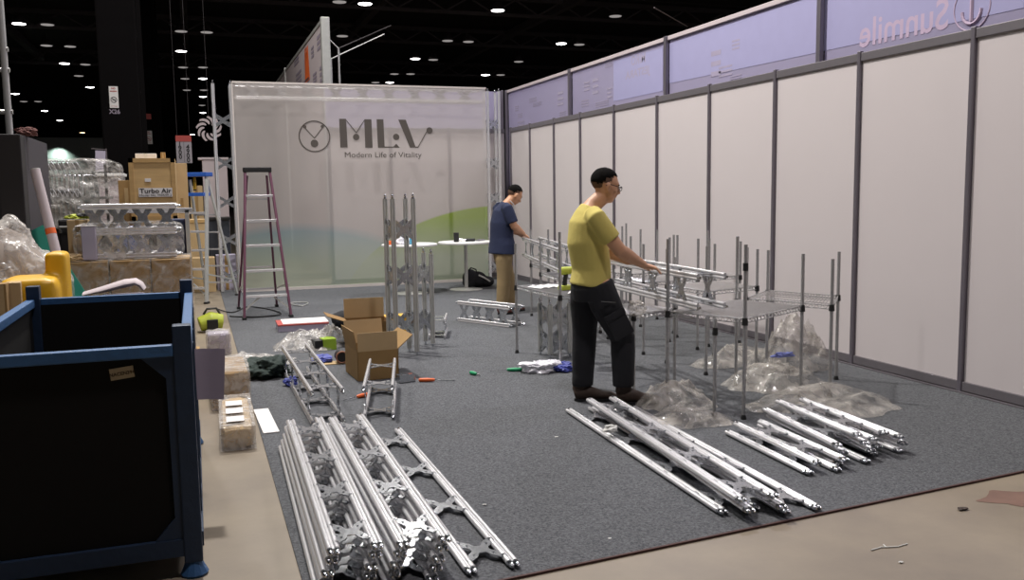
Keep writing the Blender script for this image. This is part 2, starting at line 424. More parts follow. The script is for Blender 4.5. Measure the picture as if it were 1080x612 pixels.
def sleeve(name, m, dims, seed=0, amp=.03, parent=None, loc=None, cuts=22):
    """film pulled over a stack: sides and top, open below, with tight folds"""
    b = bmesh.new(); bmesh.ops.create_cube(b, size=1); bmesh.ops.subdivide_edges(b, edges=b.edges[:], cuts=cuts, use_grid_fill=True)
    bmesh.ops.delete(b, geom=[f for f in b.faces if f.normal.z < -.5], context='FACES')
    for v in b.verts:
        c = v.co.copy(); r = 1-.10*max(0, (abs(c.x)*2)**6*(abs(c.z)*2)**6)
        p = Vector((c.x*dims[0]*r, c.y*dims[1]*r, c.z*dims[2]*r)); q = Vector((p.x*2.2, p.y*2.2, p.z*7+p.x*2.0))+Vector((seed, seed*2, 0))
        v.co = p+c.normalized()*amp*(1-2*abs(noise.noise(q*1.6))+.5*noise.noise(q*4))
    me = bpy.data.meshes.new(name); b.to_mesh(me); b.free(); me.materials.append(m); me.polygons.foreach_set('use_smooth', [True]*len(me.polygons))
    o = bpy.data.objects.new(name, me); COL.objects.link(o)
    if parent: o.parent = parent
    if loc is not None: o.location = loc
    return o

# ================================================================== THE SETTING
struct(MB().box((0, 58, -.05), (110, 136, .1)).build('floor', M['concrete']))
struct(MB().box((0, 58, 10.05), (110, 136, .1)).build('ceiling', M['ceil']))
struct(MB().box((0, 126.1, 5), (110, .2, 10.2)).build('wall_back', M['ceil']))
struct(MB().box((-55.1, 58, 5), (.2, 136, 10.2)).build('wall_left', M['ceil']))
# steelwork and conduits under the ceiling
for i, y in enumerate((14, 22, 30, 38, 46, 58)):
    b = MB()
    b.box((0, y, 9.85), (88, .22, .18)).box((0, y, 9.15), (88, .16, .14))
    for k in range(-20, 21):
        b.bar((k*2.1, y, 9.2), (k*2.1+1.05, y, 9.8), .07, .07); b.bar((k*2.1+1.05, y, 9.8), (k*2.1+2.1, y, 9.2), .07, .07)
    struct(b.build('trim_%d' % (i+1), M['beam']))
for i, x in enumerate((-16, -8, 0, 8, 16)):
    struct(MB().box((x, 34, 9.7), (.3, 52, .35)).build('trim_%d' % (i+7), M['beam']))
def conduit(k, y, z, r=.03):
    struct(MB().cyl((-40, y, z), (40, y, z), r, 6).build('trim_%d' % k, M['pipe']))
conduit(12, 19, 6.35, .035); conduit(13, 33, 9.0)
struct(MB().box((-6, 27, 9.05), (4.2, 9, .5)).build('trim_14', M['beam']))      # air duct
# the carpet
cp = MB(); cp.add([(.33, 3.15, 0), (5.22, 3.595, 0), (5.22, 15.15, 0), (.33, 15.15, 0), (.33, 3.15, .008), (5.22, 3.595, .008), (5.22, 15.15, .008), (.33, 15.15, .008)],
       [(0, 3, 2, 1), (4, 5, 6, 7), (0, 1, 5, 4), (1, 2, 6, 5), (2, 3, 7, 6), (3, 0, 4, 7)])
tag(cp.build('carpet', M['carpet']), 'grey rented carpet covering the booth floor', 'carpet')
ct = MB().bar((.33, 3.145, .005), (5.22, 3.59, .005), .012, .01)
tag(ct.build('edge_tape', mat('dark_red_tape', '#4a2f2b', .8)), 'thin dark red tape along the front edge of the grey carpet', 'tape')

# panel wall on the right: anodised posts, white infill panels, rails
XW = 5.25; ZT = 2.62
wr = thing('wall_right', None, None, (0, 0, 0)); struct(wr)
ys = [14.95, 14.0, 12.95, 11.95, 10.85, 9.68, 8.52, 7.36, 6.21, 5.05, 3.9, 2.75]
for i, y in enumerate(ys):
    MB().box((XW, y, ZT/2), (.038, .04, ZT+.02), bev=.008).build('post', M['post'], wr)
    if i:
        y2 = ys[i-1]
        MB().box((XW+.012, (y+y2)/2, ZT/2+.01), (.012, abs(y2-y)-.045, ZT-.16)).build('panel', M['wallp'], wr)
        MB().box((XW+.005, (y+y2)/2, ZT-.04), (.034, abs(y2-y)-.04, .07), bev=.006).build('top_rail', M['rail'], wr)
        MB().box((XW+.005, (y+y2)/2, .055), (.034, abs(y2-y)-.04, .07), bev=.006).build('bottom_rail', M['rail'], wr)
        MB().box((XW-.03, (y+y2)/2, .012), (.025, abs(y2-y), .012)).build('carpet_strip', M['rail'], wr)
wb = thing('wall_far', None, None, (0, 0, 0)); struct(wb)
xs = [2.15, 3.18, 4.21, 5.24]
for i, x in enumerate(xs):
    if i < 3: MB().box((x, 15.2, ZT/2), (.05, .05, ZT+.02)).build('post', M['post'], wb)
    if i:
        x2 = xs[i-1]
        MB().box(((x+x2)/2, 15.215, ZT/2+.01), (abs(x2-x)-.045, .012, ZT-.16)).build('panel', M['wallp'], wb)
        MB().box(((x+x2)/2, 15.2, ZT-.04), (abs(x2-x)-.04, .034, .07)).build('top_rail', M['rail'], wb)
        MB().box(((x+x2)/2, 15.2, .055), (abs(x2-x)-.04, .034, .07)).build('bottom_rail', M['rail'], wb)

# the neighbours' tall back-lit fabric wall, its print showing in reverse
fw = thing('fabric_display_wall', 'tall lavender backlit fabric wall rising behind the white panel wall', 'display wall', (5.62, 0, 0))
fy = [16.2, 13.17, 10.12, 7.19, 4.2, 1.2]; FT = 3.4
for i, y in enumerate(fy):
    MB().box((-.01, y, FT/2), (.05, .06, FT), bev=.008).build('post', M['post'], fw)
    if i:
        y2 = fy[i-1]
        MB().box((.03, (y+y2)/2, FT/2+.02), (.006, abs(y2-y)-.05, FT-.04)).build('fabric_panel', M['fabric'], fw)
        MB().box((.02, (y+y2)/2, FT-.025), (.05, abs(y2-y)-.05, .05), bev=.006).build('top_rail', M['flagw'], fw)
MB().box((-1.7, 16.26, FT/2), (3.3, .006, FT-.04)).build('fabric_panel', M['fabric'], fw)
MB().box((-.09, 16.22, FT/2), (.05, .05, FT), bev=.008).build('post', M['post'], fw)
def on_wall(px, py, x=5.62+.022): p = atx(px, py, x); return p
# reversed lettering seen through the cloth: local x runs towards +y so the word reads mirrored from inside
def wall_text(s, size, y, z, m, sx=1.):
    mx = Matrix.Translation((.024, y, z)) @ Matrix.Rotation(PI/2, 4, 'Z') @ Matrix.Rotation(PI/2, 4, 'X')
    return text_mesh(s, size, 'printed_lettering', m, fw, mx, sx=sx, bold=.004)
p1 = on_wall(905, 40); p2 = on_wall(1002, 18)
wall_text('Sunmile', .34, (p1.y+p2.y)/2, (p1.z+p2.z)/2+.02, M['pink'], .95)
p3 = on_wall(1025, 8)
rg = MB(); rg.tube([(.024, p3.y+.17*math.cos(a), p3.z+.17*math.sin(a)) for a in [2*PI*k/24 for k in range(24)]], .006, 6, closed=True)
rg.tube([(.024, p3.y+.09*math.cos(a), p3.z-.02+.1*math.sin(a)) for a in [PI+PI*k/10 for k in range(11)]], .014, 6)
rg.cyl((.024, p3.y, p3.z-.1), (.024, p3.y, p3.z+.1), .016, 6)
rg.build('printed_emblem', M['pink'], fw)
pb = MB()                                          # pale printed fields and text rows
def field(mb, a, b, c, d):
    q = [on_wall(*t) for t in (a, b, c, d)]; mb.add([(.0235, t.y, t.z) for t in q], [(0, 1, 2, 3)])
field(pb, (647, 65), (699, 50), (699, 96), (647, 107)); field(pb, (706, 46), (864, -6), (864, 55), (706, 88))
field(pb, (868, -6), (1080, -60), (1080, 8), (868, 54))
pb.build('printed_field', M['lilac'], fw)
wall_text('MIRO', .17, on_wall(673, 63).y, on_wall(673, 63).z, M['greyp']); wall_text('JESTARA', .14, on_wall(672, 77).y, on_wall(672, 77).z, M['greyp'], 1.3)
pr = MB()
for (px, py, w, h) in [(543, 112, 4, 5), (546, 120, 5, 4), (546, 128, 7, 8), (558, 104, 8, 3), (562, 109, 9, 2), (588, 96, 6, 16), (590, 118, 7, 5), (616, 86, 6, 10), (613, 106, 8, 6), (625, 82, 6, 18), (638, 66, 8, 4), (640, 92, 5, 12), (628, 108, 14, 3), (750, 52, 10, 30), (758, 70, 14, 10), (772, 42, 8, 10), (770, 80, 12, 5)]:
    a = on_wall(px, py); b = on_wall(px+w, py+h)
    for k in range(3):
        z = b.z+(a.z-b.z)*(k+.5)/3; pr.box((.023, (a.y+b.y)/2, z), (.001, abs(a.y-b.y), abs(a.z-b.z)*.16))
pr.build('printed_copy', M['greyp'], fw)

# ================================================================== TRUSS KIT
def rail_prof(r=.0125, g=.0145, n=10):
    p = []
    for k in range(n+1):
        a = -PI/2-1.05+(PI+2.1)*k/n; p.append((g+r*math.cos(a), r*math.sin(a)))
    for k in range(n+1):
        a = PI/2-1.05+(PI+2.1)*k/n; p.append((-g+r*math.cos(a), r*math.sin(a)))
    return p
def add_rail(mb, a, b, flat=(1, 0, 0), r=.0125, g=.0145):
    a, b = Vector(a), Vector(b); d = (b-a).normalized(); x = Vector(flat); x = (x-d*x.dot(d)).normalized(); y = d.cross(x)
    P = rail_prof(r, g); n = len(P); vs = [a+x*p+y*q for p, q in P]+[b+x*p+y*q for p, q in P]
    mb.add(vs, [tuple(range(n))[::-1], tuple(range(n, 2*n))]+[(i, (i+1) % n, n+(i+1) % n, n+i) for i in range(n)])
def xpoly(w, h, t=.04, c=.027):
    """outline of a pressed X-shaped bracing plate, w x h half-sizes"""
    q = []
    for sx, sy in ((1, 1), (-1, 1), (-1, -1), (1, -1)):
        a, b = (sx*w, sy*(h-t)), (sx*(w-t*.35), sy*h)
        inner1, inner2 = (sx*(c+.012), sy*.012), (sx*.014, sy*(c+.008))
        mid1, mid2 = (sx*(w*.55+.012), sy*(h*.5-t*.45)), (sx*(w*.55-.018), sy*(h*.5+t*.35))
        s = [inner1, mid1, a, (sx*w, sy*h*.99), b, mid2, inner2]
        q += s if sx*sy > 0 else s[::-1]
    return q
def add_xplate(mb, mx, w, h):
    mb.k = 0; mb.prism(xpoly(w, h), .004, mx)
    mb.k = 1
    for sx in (1, -1):
        for sy in (1, -1):
            mb.add(*_cyl(.0075, .014, 8), mx @ Matrix.Translation((sx*(w-.016), sy*(h-.022), 0)))
            mb.add(*_cyl(.005, .012, 6), mx @ Matrix.Translation((sx*w*.5, sy*h*.45, 0)))
    mb.k = 0
def _cyl(r, h, n):
    vs = [(r*math.cos(2*PI*k/n), r*math.sin(2*PI*k/n), z) for z in (-h/2, h/2) for k in range(n)]
    return vs, [tuple(range(n))[::-1], tuple(range(n, 2*n))]+[(k, (k+1) % n, n+(k+1) % n, n+k) for k in range(n)]
def add_spigot(mb, p, d):
    p, d = Vector(p), Vector(d)
    for s in (1, -1):
        mb.cyl(p, p+d*.014, .0135, 8); break
    mb.tube([p+d*.014, p+d*.022, p+d*.034, p+d*.045], [.008, .011, .011, .004], 8)
def flat_frame(label, L=2.05, Wd=.18, ts=(.07, .33, .6, .88), group=None, name='truss_frame'):
    """two grooved rails joined by pressed X plates; lies flat, long side along y, underside at z=0"""
    t = thing(name, label, 'truss frame', group=group)
    for s in (-1, 1):
        m = MB(); add_rail(m, (s*Wd/2, -L/2, .0165), (s*Wd/2, L/2, .0165)); o = m.build('rail', M['alu'], t, True)
        for g_, yy, dd in ((-.0125, -L/2, -1), (.0125, -L/2, -1), (.0125, L/2, 1)):
            e = MB(); add_spigot(e, (s*Wd/2+g_, yy, .0165), (0, dd, 0)); e.build('end_spigot', M['steel'], o, True)
    for q in ts:
        m = MB(); add_xplate(m, Matrix.Translation((0, -L/2+q*L, .024)), Wd/2-.004, .115)
        m.build('cross_plate', [M['plate'], M['steel']], t)
    return t
def box_truss(label, L=1.5, S=.2, ts=(.2, .5, .8), loc=(0, 0, 0), rot=(0, 0, 0), group=None, axis='Z', dull=True, plate_h=.1, faces=(0, 1, 2, 3)):
    """square lattice truss, long side along local z (origin at the foot centre)"""
    t = thing('box_truss', label, 'truss', loc, 0, group); t.rotation_euler = rot
    am = M['alu_dull'] if dull else M['alu']
    h = S/2
    for sx, sy in ((-1, -1), (1, -1), (1, 1), (-1, 1)):
        m = MB(); add_rail(m, (sx*h, sy*h, .03), (sx*h, sy*h, L-.03), flat=(1, 0, 0), r=.0115, g=.0125); o = m.build('rail', am, t, True)
        e = MB(); add_spigot(e, (sx*h, sy*h, L-.03), (0, 0, 1)); e.build('end_spigot', M['steel'], o, True)
        e = MB(); e.cyl((sx*h, sy*h, 0), (sx*h, sy*h, .03), .009, 8); e.build('end_spigot', M['steel'], o, True)
    for q in ts:
        for k in faces:
            mx = Matrix.Translation((0, 0, q*L)) @ Matrix.Rotation(k*PI/2, 4, 'Z') @ Matrix.Translation((0, -h+.0, 0)) @ Matrix.Rotation(PI/2, 4, 'X')
            m = MB(); add_xplate(m, mx, h, plate_h); m.build('cross_plate', [M['plate'], M['steel']], t)
    return t

# ---- the booth's front: two towers, a top truss, the sheer printed banner
YB = 14.68
box_truss('aluminium lattice tower holding the left edge of the printed banner', 3.26, .26, (.075, .255, .436, .62, .822), (.49, YB+.17, 0), dull=False)
box_truss('aluminium lattice tower beside the right edge of the printed banner', 3.24, .2, (.075, .255, .436, .62, .822), (4.86, YB+.12, 0), dull=False)
tt = box_truss('long aluminium lattice beam behind the top of the printed banner', 4.02, .2, tuple(.07+.107*k for k in range(9)), (.67, YB+.16, 3.13), (0, PI/2, 0), dull=False)
bn = thing('printed_banner', 'sheer printed banner with a green hill and dark logo across the booth', 'banner', (0, YB, 0))
x0, x1, z0, z1 = .64, 4.72, .03, 3.25
g = MB(); nx, nz = 60, 24; vs = []
for j in range(nz+1):
    for i in range(nx+1):
        x = x0+(x1-x0)*i/nx; z = z0+(z1-z0)*j/nz
        vs.append((x, .006*math.sin(x*5.1+.6*z)*math.sin(PI*j/nz), z))
g.add(vs, [(j*(nx+1)+i, j*(nx+1)+i+1, (j+1)*(nx+1)+i+1, (j+1)*(nx+1)+i) for j in range(nz) for i in range(nx)])
g.build('banner_cloth', M['banner'], bn, True)
hem = MB(); hem.bar((x0, 0, z1), (x1, 0, z1), .03, .03).bar((x0, 0, z0), (x1, 0, z0), .03, .045).bar((x0, 0, z0), (x0, 0, z1), .02, .02)
hem.build('hem', mat('pale_hem', '#c4bdb8', .7), bn)
def B(px, py): p = aty(px, py, YB-.012); return (p.x, p.z)
def flat_poly(mb, pts, y=-.012):
    mb.add([(p[0], y, p[1]) for p in pts]+[(p[0], y+.002, p[1]) for p in pts], [tuple(range(len(pts)))[::-1], tuple(range(len(pts), 2*len(pts)))])
def Q(cx, cy): return B(300+cx/6., 110+cy/6.)         # the logo was measured on a six-fold enlargement
def stroke(mb, a, b, w, y=-.013):
    a, b = Vector(Q(*a)), Vector(Q(*b)); d = (b-a).normalized(); n_ = Vector((-d.y, d.x))*w/2
    flat_poly(mb, [a+n_, a-n_, b-n_, b+n_], y)
def disc(mb, c, r, y=-.014, n=24):
    c = Q(*c); rr = r/6/64.2
    flat_poly(mb, [(c[0]+rr*math.cos(2*PI*k/n), c[1]+rr*math.sin(2*PI*k/n)) for k in range(n)], y)
lm = MB()
for pts in ([(346, 92), (390, 92), (400, 274), (354, 274)], [(505, 95), (550, 95), (558, 275), (512, 275)], [(583, 95), (626, 95), (634, 268), (690, 268), (708, 250), (730, 275), (592, 275)], [(720, 97), (768, 98), (832, 275), (795, 275)]):
    flat_poly(lm, [Q(*p) for p in pts])
stroke(lm, (386, 95), (455, 180), .012); stroke(lm, (455, 180), (508, 98), .012); stroke(lm, (845, 273), (905, 165), .014); stroke(lm, (828, 272), (848, 272), .02)
disc(lm, (454, 208), 20); disc(lm, (707, 207), 20); disc(lm, (918, 166), 20)
lm.build('logo_lettering', M['ink'], bn)
em = MB(); c = Q(190, 202); rr = 92/6/64.2
em.tube([(c[0]+rr*math.cos(2*PI*k/40), -.014, c[1]+rr*math.sin(2*PI*k/40)) for k in range(40)], .009, 6, closed=True)
stroke(em, (125, 145), (190, 215), .014); stroke(em, (245, 142), (190, 215), .014)
disc(em, (190, 248), 23); disc(em, (128, 143), 10); disc(em, (240, 140), 10)
em.build('logo_emblem', M['ink'], bn)
a, b_ = Q(357, 322), Q(888, 322)
text_mesh('Modern Life of Vitality', .125, 'tagline', M['ink'], bn, face_xz(((a[0]+b_[0])/2, -.012, a[1])), sx=1.12)

# ================================================================== FAR HALL
LAMPS = []
def lamp(px, py, z, kind, label):
    p = fl(px, py, z); p = p if p.y < 122 else aty(px, py, 120)
    if any((p-q).length < .95 for q in LAMPS): return
    LAMPS.append(p)
    t = thing('high_bay_lamp', label, 'lamp', p, 0, 'lamps under the hall ceiling')
    r = .30
    MB().lathe([(.10, .34), (.16, .30), (r*.95, .06), (r, .0), (r*.93, .0), (r*.9, .05)], 16).build('lamp_shade', M['beam'], t, True)
    MB().lathe([(r*.9, .0), (r*.86, -.02), (.02, -.06)], 16).build('lens', M[kind], t, True)
    MB().cyl((0, 0, .33), (0, 0, 10.0-p.z), .006, 5).build('cord', M['beam'], t)
lit = [(20, 25), (68, 67), (95, 92), (16, 99), (47, 117), (63, 127), (191, 54), (214, 83), (214, 102), (214, 119), (203, 142), (385, 4), (438, 62), (525, 11), (411, 87), (592, 46), (512, 79)]
warm = [(203, 54), (205, 82), (206, 102), (448, 62), (403, 87), (87, 140)]
dim = [(50, 26), (49, 48), (74, 49), (90, 68), (83, 80), (40, 107), (25, 107), (191, 33), (218, 34), (193, 71), (214, 71), (195, 83), (197, 95), (215, 95), (213, 111), (358, 2), (361, 38), (472, 43), (494, 44), (513, 11), (537, 12), (416, 78), (433, 78), (457, 63), (396, 87), (611, 47), (547, 65), (564, 65), (528, 79), (670, 17), (649, 17)]
ORD = lambda n: '%d%s' % (n, 'th' if 10 < n % 100 < 14 else {1: 'st', 2: 'nd', 3: 'rd'}.get(n % 10, 'th'))
def depth_z(py): return 9.0
for lst, kind, word in ((lit, 'lampon', 'bright white round ceiling lamp'), (warm, 'lampwarm', 'warm amber ceiling lamp'), (dim, 'lampdim', 'unlit grey round ceiling lamp')):
    for i, (px, py) in enumerate(sorted(lst)):
        lamp(px, py, 9.0, kind, '%s, %s of its kind from the left of the picture' % (word, ORD(i+1)))

def column(name, label, x, y, w, sign_px=None, signs=True):
    t = thing(name, label, 'column', (x, y, 0))
    MB().box((0, 0, 5.0), (w, w, 10.0), bev=.04).build('shaft', M['column'], t)
    MB().box((w/2+.06, -w/2+.1, 5.0), (.08, .08, 9.9)).build('conduit', M['column'], t)
    return t
CX, CY, CW = -1.42, 22.4, .82
c1 = column('hall_column', 'black steel hall column carrying a white no smoking sign', CX, CY, CW)
def no_smoking(parent_y, a, b, label, letters, extra=None):
    A, Bq = aty(*a, parent_y), aty(*b, parent_y); w = abs(Bq.x-A.x); h = abs(A.z-Bq.z)
    t = thing('no_smoking_sign', label, 'sign', ((A.x+Bq.x)/2, parent_y, (A.z+Bq.z)/2))
    MB().box((0, 0, 0), (w, .02, h), bev=.004).build('sign_board', M['paper'], t)
    r = w*.32; cz = -h*.12
    s = MB(); s.tube([(r*math.cos(2*PI*k/24), -.014, cz+r*math.sin(2*PI*k/24)) for k in range(24)], w*.035, 6, closed=True)
    s.bar((-r*.7, -.014, cz+r*.7), (r*.7, -.014, cz-r*.7), w*.06, .006, up=(0, 1, 0)); s.build('prohibition_ring', M['red'] if not letters else M['inkblack'], t)
    MB().bar((-r*.6, -.012, cz), (r*.6, -.012, cz), .004, w*.09, up=(0, 0, 1)).build('cigarette_symbol', M['inkblack'], t)
    text_mesh('NO', w*.28, 'sign_lettering', M['red'], t, face_xz((0, -.012, h*.40)), bold=.002); text_mesh('SMOKING', w*.17, 'sign_lettering', M['red'], t, face_xz((0, -.012, h*.27)), bold=.002)
    text_mesh('NO FUMAR', w*.14, 'sign_lettering', M['red'], t, face_xz((0, -.012, -h*.42)))
    return t
yf = CY-CW/2-.015
no_smoking(yf, (114.5, 91), (125.5, 114), 'white no smoking sign on the nearer black column', True)
q = aty(121, 118, yf)
text_mesh('X26', .13, 'column_number', M['flagp'], c1, face_xz((q.x-CX, -CW/2-.004, q.z)), bold=.004)
c2 = column('hall_column', 'slimmer black hall column farther back, right of the nearer one', aty(156, 130, 36).x, 36.4, .78)
no_smoking(36, (153, 138), (161, 152), 'small no smoking sign on the farther black column', False)
tag(MB().box(aty(156, 123, 35.99), (.22, .03, .2)).build('fire_call_plate', M['red']), 'small red plate above the sign on the farther column', 'plate')
# aisle sign hanging
a, b_ = aty(185, 143, 20), aty(203, 172, 20)
t = thing('aisle_sign', 'hanging grey aisle sign with a red band above two number columns', 'sign', ((a.x+b_.x)/2, 20, (a.z+b_.z)/2)); w = b_.x-a.x; h = a.z-b_.z
MB().box((0, 0, 0), (w, .03, h)).build('sign_board', mat('pale_grey_board', '#97939a', .7), t)
MB().box((0, -.004, h*.39), (w*1.01, .032, h*.22)).build('header_band', M['red'], t)
MB().box((0, -.018, -h*.1), (.006, .004, h*.74)).build('divider', M['ink'], t)
for k, ch in enumerate('1900'): text_mesh(ch, .13, 'sign_numeral', M['inkblack'], t, face_xz((-w*.25, -.019, h*(.2-.16*k))), bold=.003)
for k, ch in enumerate('4900'): text_mesh(ch, .13, 'sign_numeral', M['inkblack'], t, face_xz((w*.25, -.019, h*(.08-.16*k))), bold=.003)
MB().cyl((-w*.4, 0, h/2), (-w*.4, 0, 9.98-t.location.z), .003, 5).cyl((w*.4, 0, h/2), (w*.4, 0, 9.98-t.location.z), .003, 5).build('hanging_wire', M['pipe'], t)
# white pinwheel emblem
p = aty(220.5, 136, 19)
t = thing('pinwheel_emblem', 'white pinwheel emblem hanging in the dark hall left of the lattice tower', 'emblem', p)
for k in range(9):
    a = 2*PI*k/9; pts = []
    for j in range(7):
        q = j/6; rr = .09+.16*q; aa = a+.9*q*q; pts.append((rr*math.cos(aa), rr*math.sin(aa)))
    for j in range(6, -1, -1):
        q = j/6; rr = .09+.14*q; aa = a+.25+.95*q*q*.85+.16*math.sin(q*PI); pts.append((rr*math.cos(aa), rr*math.sin(aa)))
    MB().prism(pts, .02, face_xz()).build('blade', M['flagw'], t)
MB().cyl((0, 0, .23), (0, 0, 9.98-p.z), .003, 5).build('hanging_wire', M['pipe'], t)
# the green-washed far wall and small far things
q0 = aty(50, 174, 59.9); q1 = aty(92, 154, 59.9)
struct(MB().box((-8.3, 61.8, 2.6), (9, .2, 5.2)).build('trim_15', mat('pale_concrete_wall', '#7d7f7c', .9)))
# tall printed sign wall behind the banner
sw = thing('sign_wall', 'tall printed white sign wall standing behind the banner', 'display wall', (2.42, 0, 0))
MB().box((0, 22.3, 2.36), (.05, 10, 4.72)).build('printed_panel', M['flagw'], sw)
MB().box((.02, 17.2, 2.38), (.16, .16, 4.76), bev=.02).build('post', M['alu_dull'], sw)
MB().box((-.01, 24.2, 2.38), (.1, .1, 4.76)).build('post', M['alu_dull'], sw)
MB().box((0, 22.3, 4.7), (.09, 10, .06)).build('top_rail', M['alu_dull'], sw)
ob = MB(); q = atx(323.5, 68, 2.39)
for k in range(5): ob.bar((-.03, q.y-.35+.17*k, q.z-.35), (-.03, q.y-.2+.1*k, q.z+.35-.1*(k % 2)), .004, .13)
ob.build('orange_emblem', M['orange'], sw)
gp = MB()
for (px, py, w_, h_) in [(328, 50, 3, 10), (334, 38, 4, 14), (337, 70, 4, 16), (330, 78, 4, 8), (312, 78, 6, 8), (310, 60, 5, 6), (318, 88, 8, 4)]:
    a, b_ = atx(px, py, 2.39), atx(px+w_, py+h_, 2.39)
    for k in range(3): gp.box((-.03, (a.y+b_.y)/2, b_.z+(a.z-b_.z)*(k+.5)/3), (.004, abs(a.y-b_.y), abs(a.z-b_.z)*.2))
gp.build('printed_copy', M['flagp'], sw)
# frame of thin posts and guy lines beside it
gy = thing('lighting_frame', 'thin posts with bright guy lines rising right of the tall sign wall', 'frame', (0, 18, 0))
pp = [aty(349, 88, 18), aty(357, 88, 18)]
for (px, pt) in ((349, 62), (357, 51)):
    a = aty(px, pt, 18); MB().cyl((a.x, 0, 0), (a.x, 0, a.z), .02, 6).build('post', M['alu_dull'], gy)
def line(a, b, ya, yb, m, r=.012):
    A, Bq = aty(*a, ya), aty(*b, yb); MB().cyl((A.x, ya-18, A.z), (Bq.x, yb-18, Bq.z), r, 5).build('guy_line', m, gy)
line((349, 62), (405, 36), 18, 21, M['white']); line((357, 51), (412, 27), 18, 21, M['pipe']); line((342, 36), (357, 51), 18, 18, M['white'], .008); line((342, 57), (349, 62), 18, 18, M['pipe'])
tag(MB().cyl(aty(690, 8, 20), aty(725, 28, 24), .015, 5).build('hanging_cable', M['flagw']), 'pale slack cable hanging under the ceiling above the lavender wall', 'cable')

pm = fl(1068, 526); mk = MB(); mk.add([(pm.x+.16*math.cos(a)*(1+.35*math.sin(3*a)), pm.y+.10*math.sin(a)*(1+.3*math.cos(4*a)), .0015) for a in [2*PI*k/26 for k in range(26)]], [tuple(range(26))])
tag(mk.build('paint_mark', mat('worn_red_paint', '#755a4e', .8, 0, .35, 9)), 'worn red paint mark on the concrete at the right image edge', 'paint mark')

# ================================================================== BLUE CONTAINER
CXL, CXR, CYN, CYF, CZ = -.93, -.035, 3.70, 5.80, .945
bc = thing('steel_container', 'large open blue steel bin with black board panels in the left foreground', 'container', ((CXL+CXR)/2, (CYN+CYF)/2, 0))
ox, oy = bc.location.x, bc.location.y
def L3(x, y, z): return (x-ox, y-oy, z)
for nm, x, y in (('post', CXL+.035, CYN+.035), ('post', CXR-.035, CYN+.035), ('post', CXR-.035, CYF-.035), ('post', CXL+.035, CYF-.035)):
    MB().box(L3(x, y, .54), (.07, .07, .96), bev=.006).build(nm, M['navy'], bc)
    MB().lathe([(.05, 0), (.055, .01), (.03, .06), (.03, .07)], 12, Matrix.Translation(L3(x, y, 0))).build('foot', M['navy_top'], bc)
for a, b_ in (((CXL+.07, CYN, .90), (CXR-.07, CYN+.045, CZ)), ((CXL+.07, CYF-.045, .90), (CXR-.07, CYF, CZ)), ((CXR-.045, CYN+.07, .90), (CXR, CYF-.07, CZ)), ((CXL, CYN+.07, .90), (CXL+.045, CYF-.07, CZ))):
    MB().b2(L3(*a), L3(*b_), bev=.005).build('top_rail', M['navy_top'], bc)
# front face: blue sheet frame round a black board with cut corners
def F(px, py): p = aty(px, py, CYN); return (p.x, p.z)
tr_, ch1, ch2, br_, bl_ = F(139, 372), F(175, 400), F(184, 548), F(158, 577), F(0, 597)
zt, zb = tr_[1], br_[1]-.015
xl_ = CXL+(CXR-ch2[0])
hole = [(xl_+.1, zt), (tr_[0], zt), ch1, (ch1[0]+.004, ch2[1]), (br_[0], zb), (xl_+.1, zb), (xl_, ch2[1]), (xl_, ch1[1])]
outer = [(CXL+.06, .91), (CXR-.06, .91), (CXR-.06, .91), (CXR-.06, .1), (CXR-.06, .1), (CXL+.06, .1), (CXL+.06, .1), (CXL+.06, .91)]
fr = MB(); n = 8
vs = [L3(p[0], CYN+.012, p[1]) for p in outer]+[L3(p[0], CYN+.012, p[1]) for p in hole]+[L3(p[0], CYN+.03, p[1]) for p in hole]
fr.add(vs, [(i, (i+1) % n, n+(i+1) % n, n+i) for i in range(n)]+[(n+i, n+(i+1) % n, 2*n+(i+1) % n, 2*n+i) for i in range(n)])
fr.b2(L3(CXL+.06, CYN+.005, .09), L3(CXR-.06, CYN+.05, .16))
fr.build('front_frame', M['navy'], bc)
MB().b2(L3(CXL+.05, CYN+.028, .1), L3(CXR-.05, CYN+.042, .91)).build('black_board', M['binblack'], bc)
MB().b2(L3(CXL+.05, CYF-.05, .1), L3(CXR-.05, CYF-.035, .91)).build('black_board', M['binblack'], bc)
MB().b2(L3(CXL+.012, CYN+.06, .1), L3(CXL+.026, CYF-.06, .91)).build('black_board', M['binblack'], bc)
MB().b2(L3(CXR-.026, CYN+.06, .1), L3(CXR-.012, CYF-.06, .91)).build('steel_sheet', M['grey_steel'], bc)
MB().b2(L3(CXR-.04, CYN+.06, .1), L3(CXR-.027, CYF-.06, .90)).build('black_board', M['binblack'], bc)
for y in (4.05, 4.45, 4.9, 5.35): MB().b2(L3(CXR-.014, y-.02, .1), L3(CXR+.004, y+.02, .9)).build('side_rib', M['navy'], bc)
MB().b2(L3(CXR-.02, CYN+.07, .1), L3(CXR+.006, CYF-.07, .16)).build('bottom_rail', M['navy'], bc)
MB().b2(L3(CXL+.05, CYN+.05, .1), L3(CXR-.05, CYF-.05, .12)).build('floor_board', M['binblack'], bc)
s0 = aty(128.5, 394, CYN+.02)
st = tag(MB().box((0, 0, 0), (.086, .002, .045)).build('stock_sticker', M['sticker']), 'small cream sticker with dark capitals on the black container board', 'sticker')
st.location = (s0.x, CYN+.026, s0.z); st.rotation_euler = (0, -.11, 0)
text_mesh('NACEN394', .0185, 'sticker_lettering', mat('brown_print', '#4d3c28', .8), st, face_xz((0, -.0015, -.002)), .0003, bold=.0006)
pt = aty(220, 395, 4.55)
pg = MB(); n_ = 8
pg.add([(-.075+.15*i/n_, .012*math.sin(i*.5), z) for z in (.125, 0, -.125) for i in range(n_+1)], [(j*9+i, j*9+i+1, (j+1)*9+i+1, (j+1)*9+i) for j in range(2) for i in range(8)])
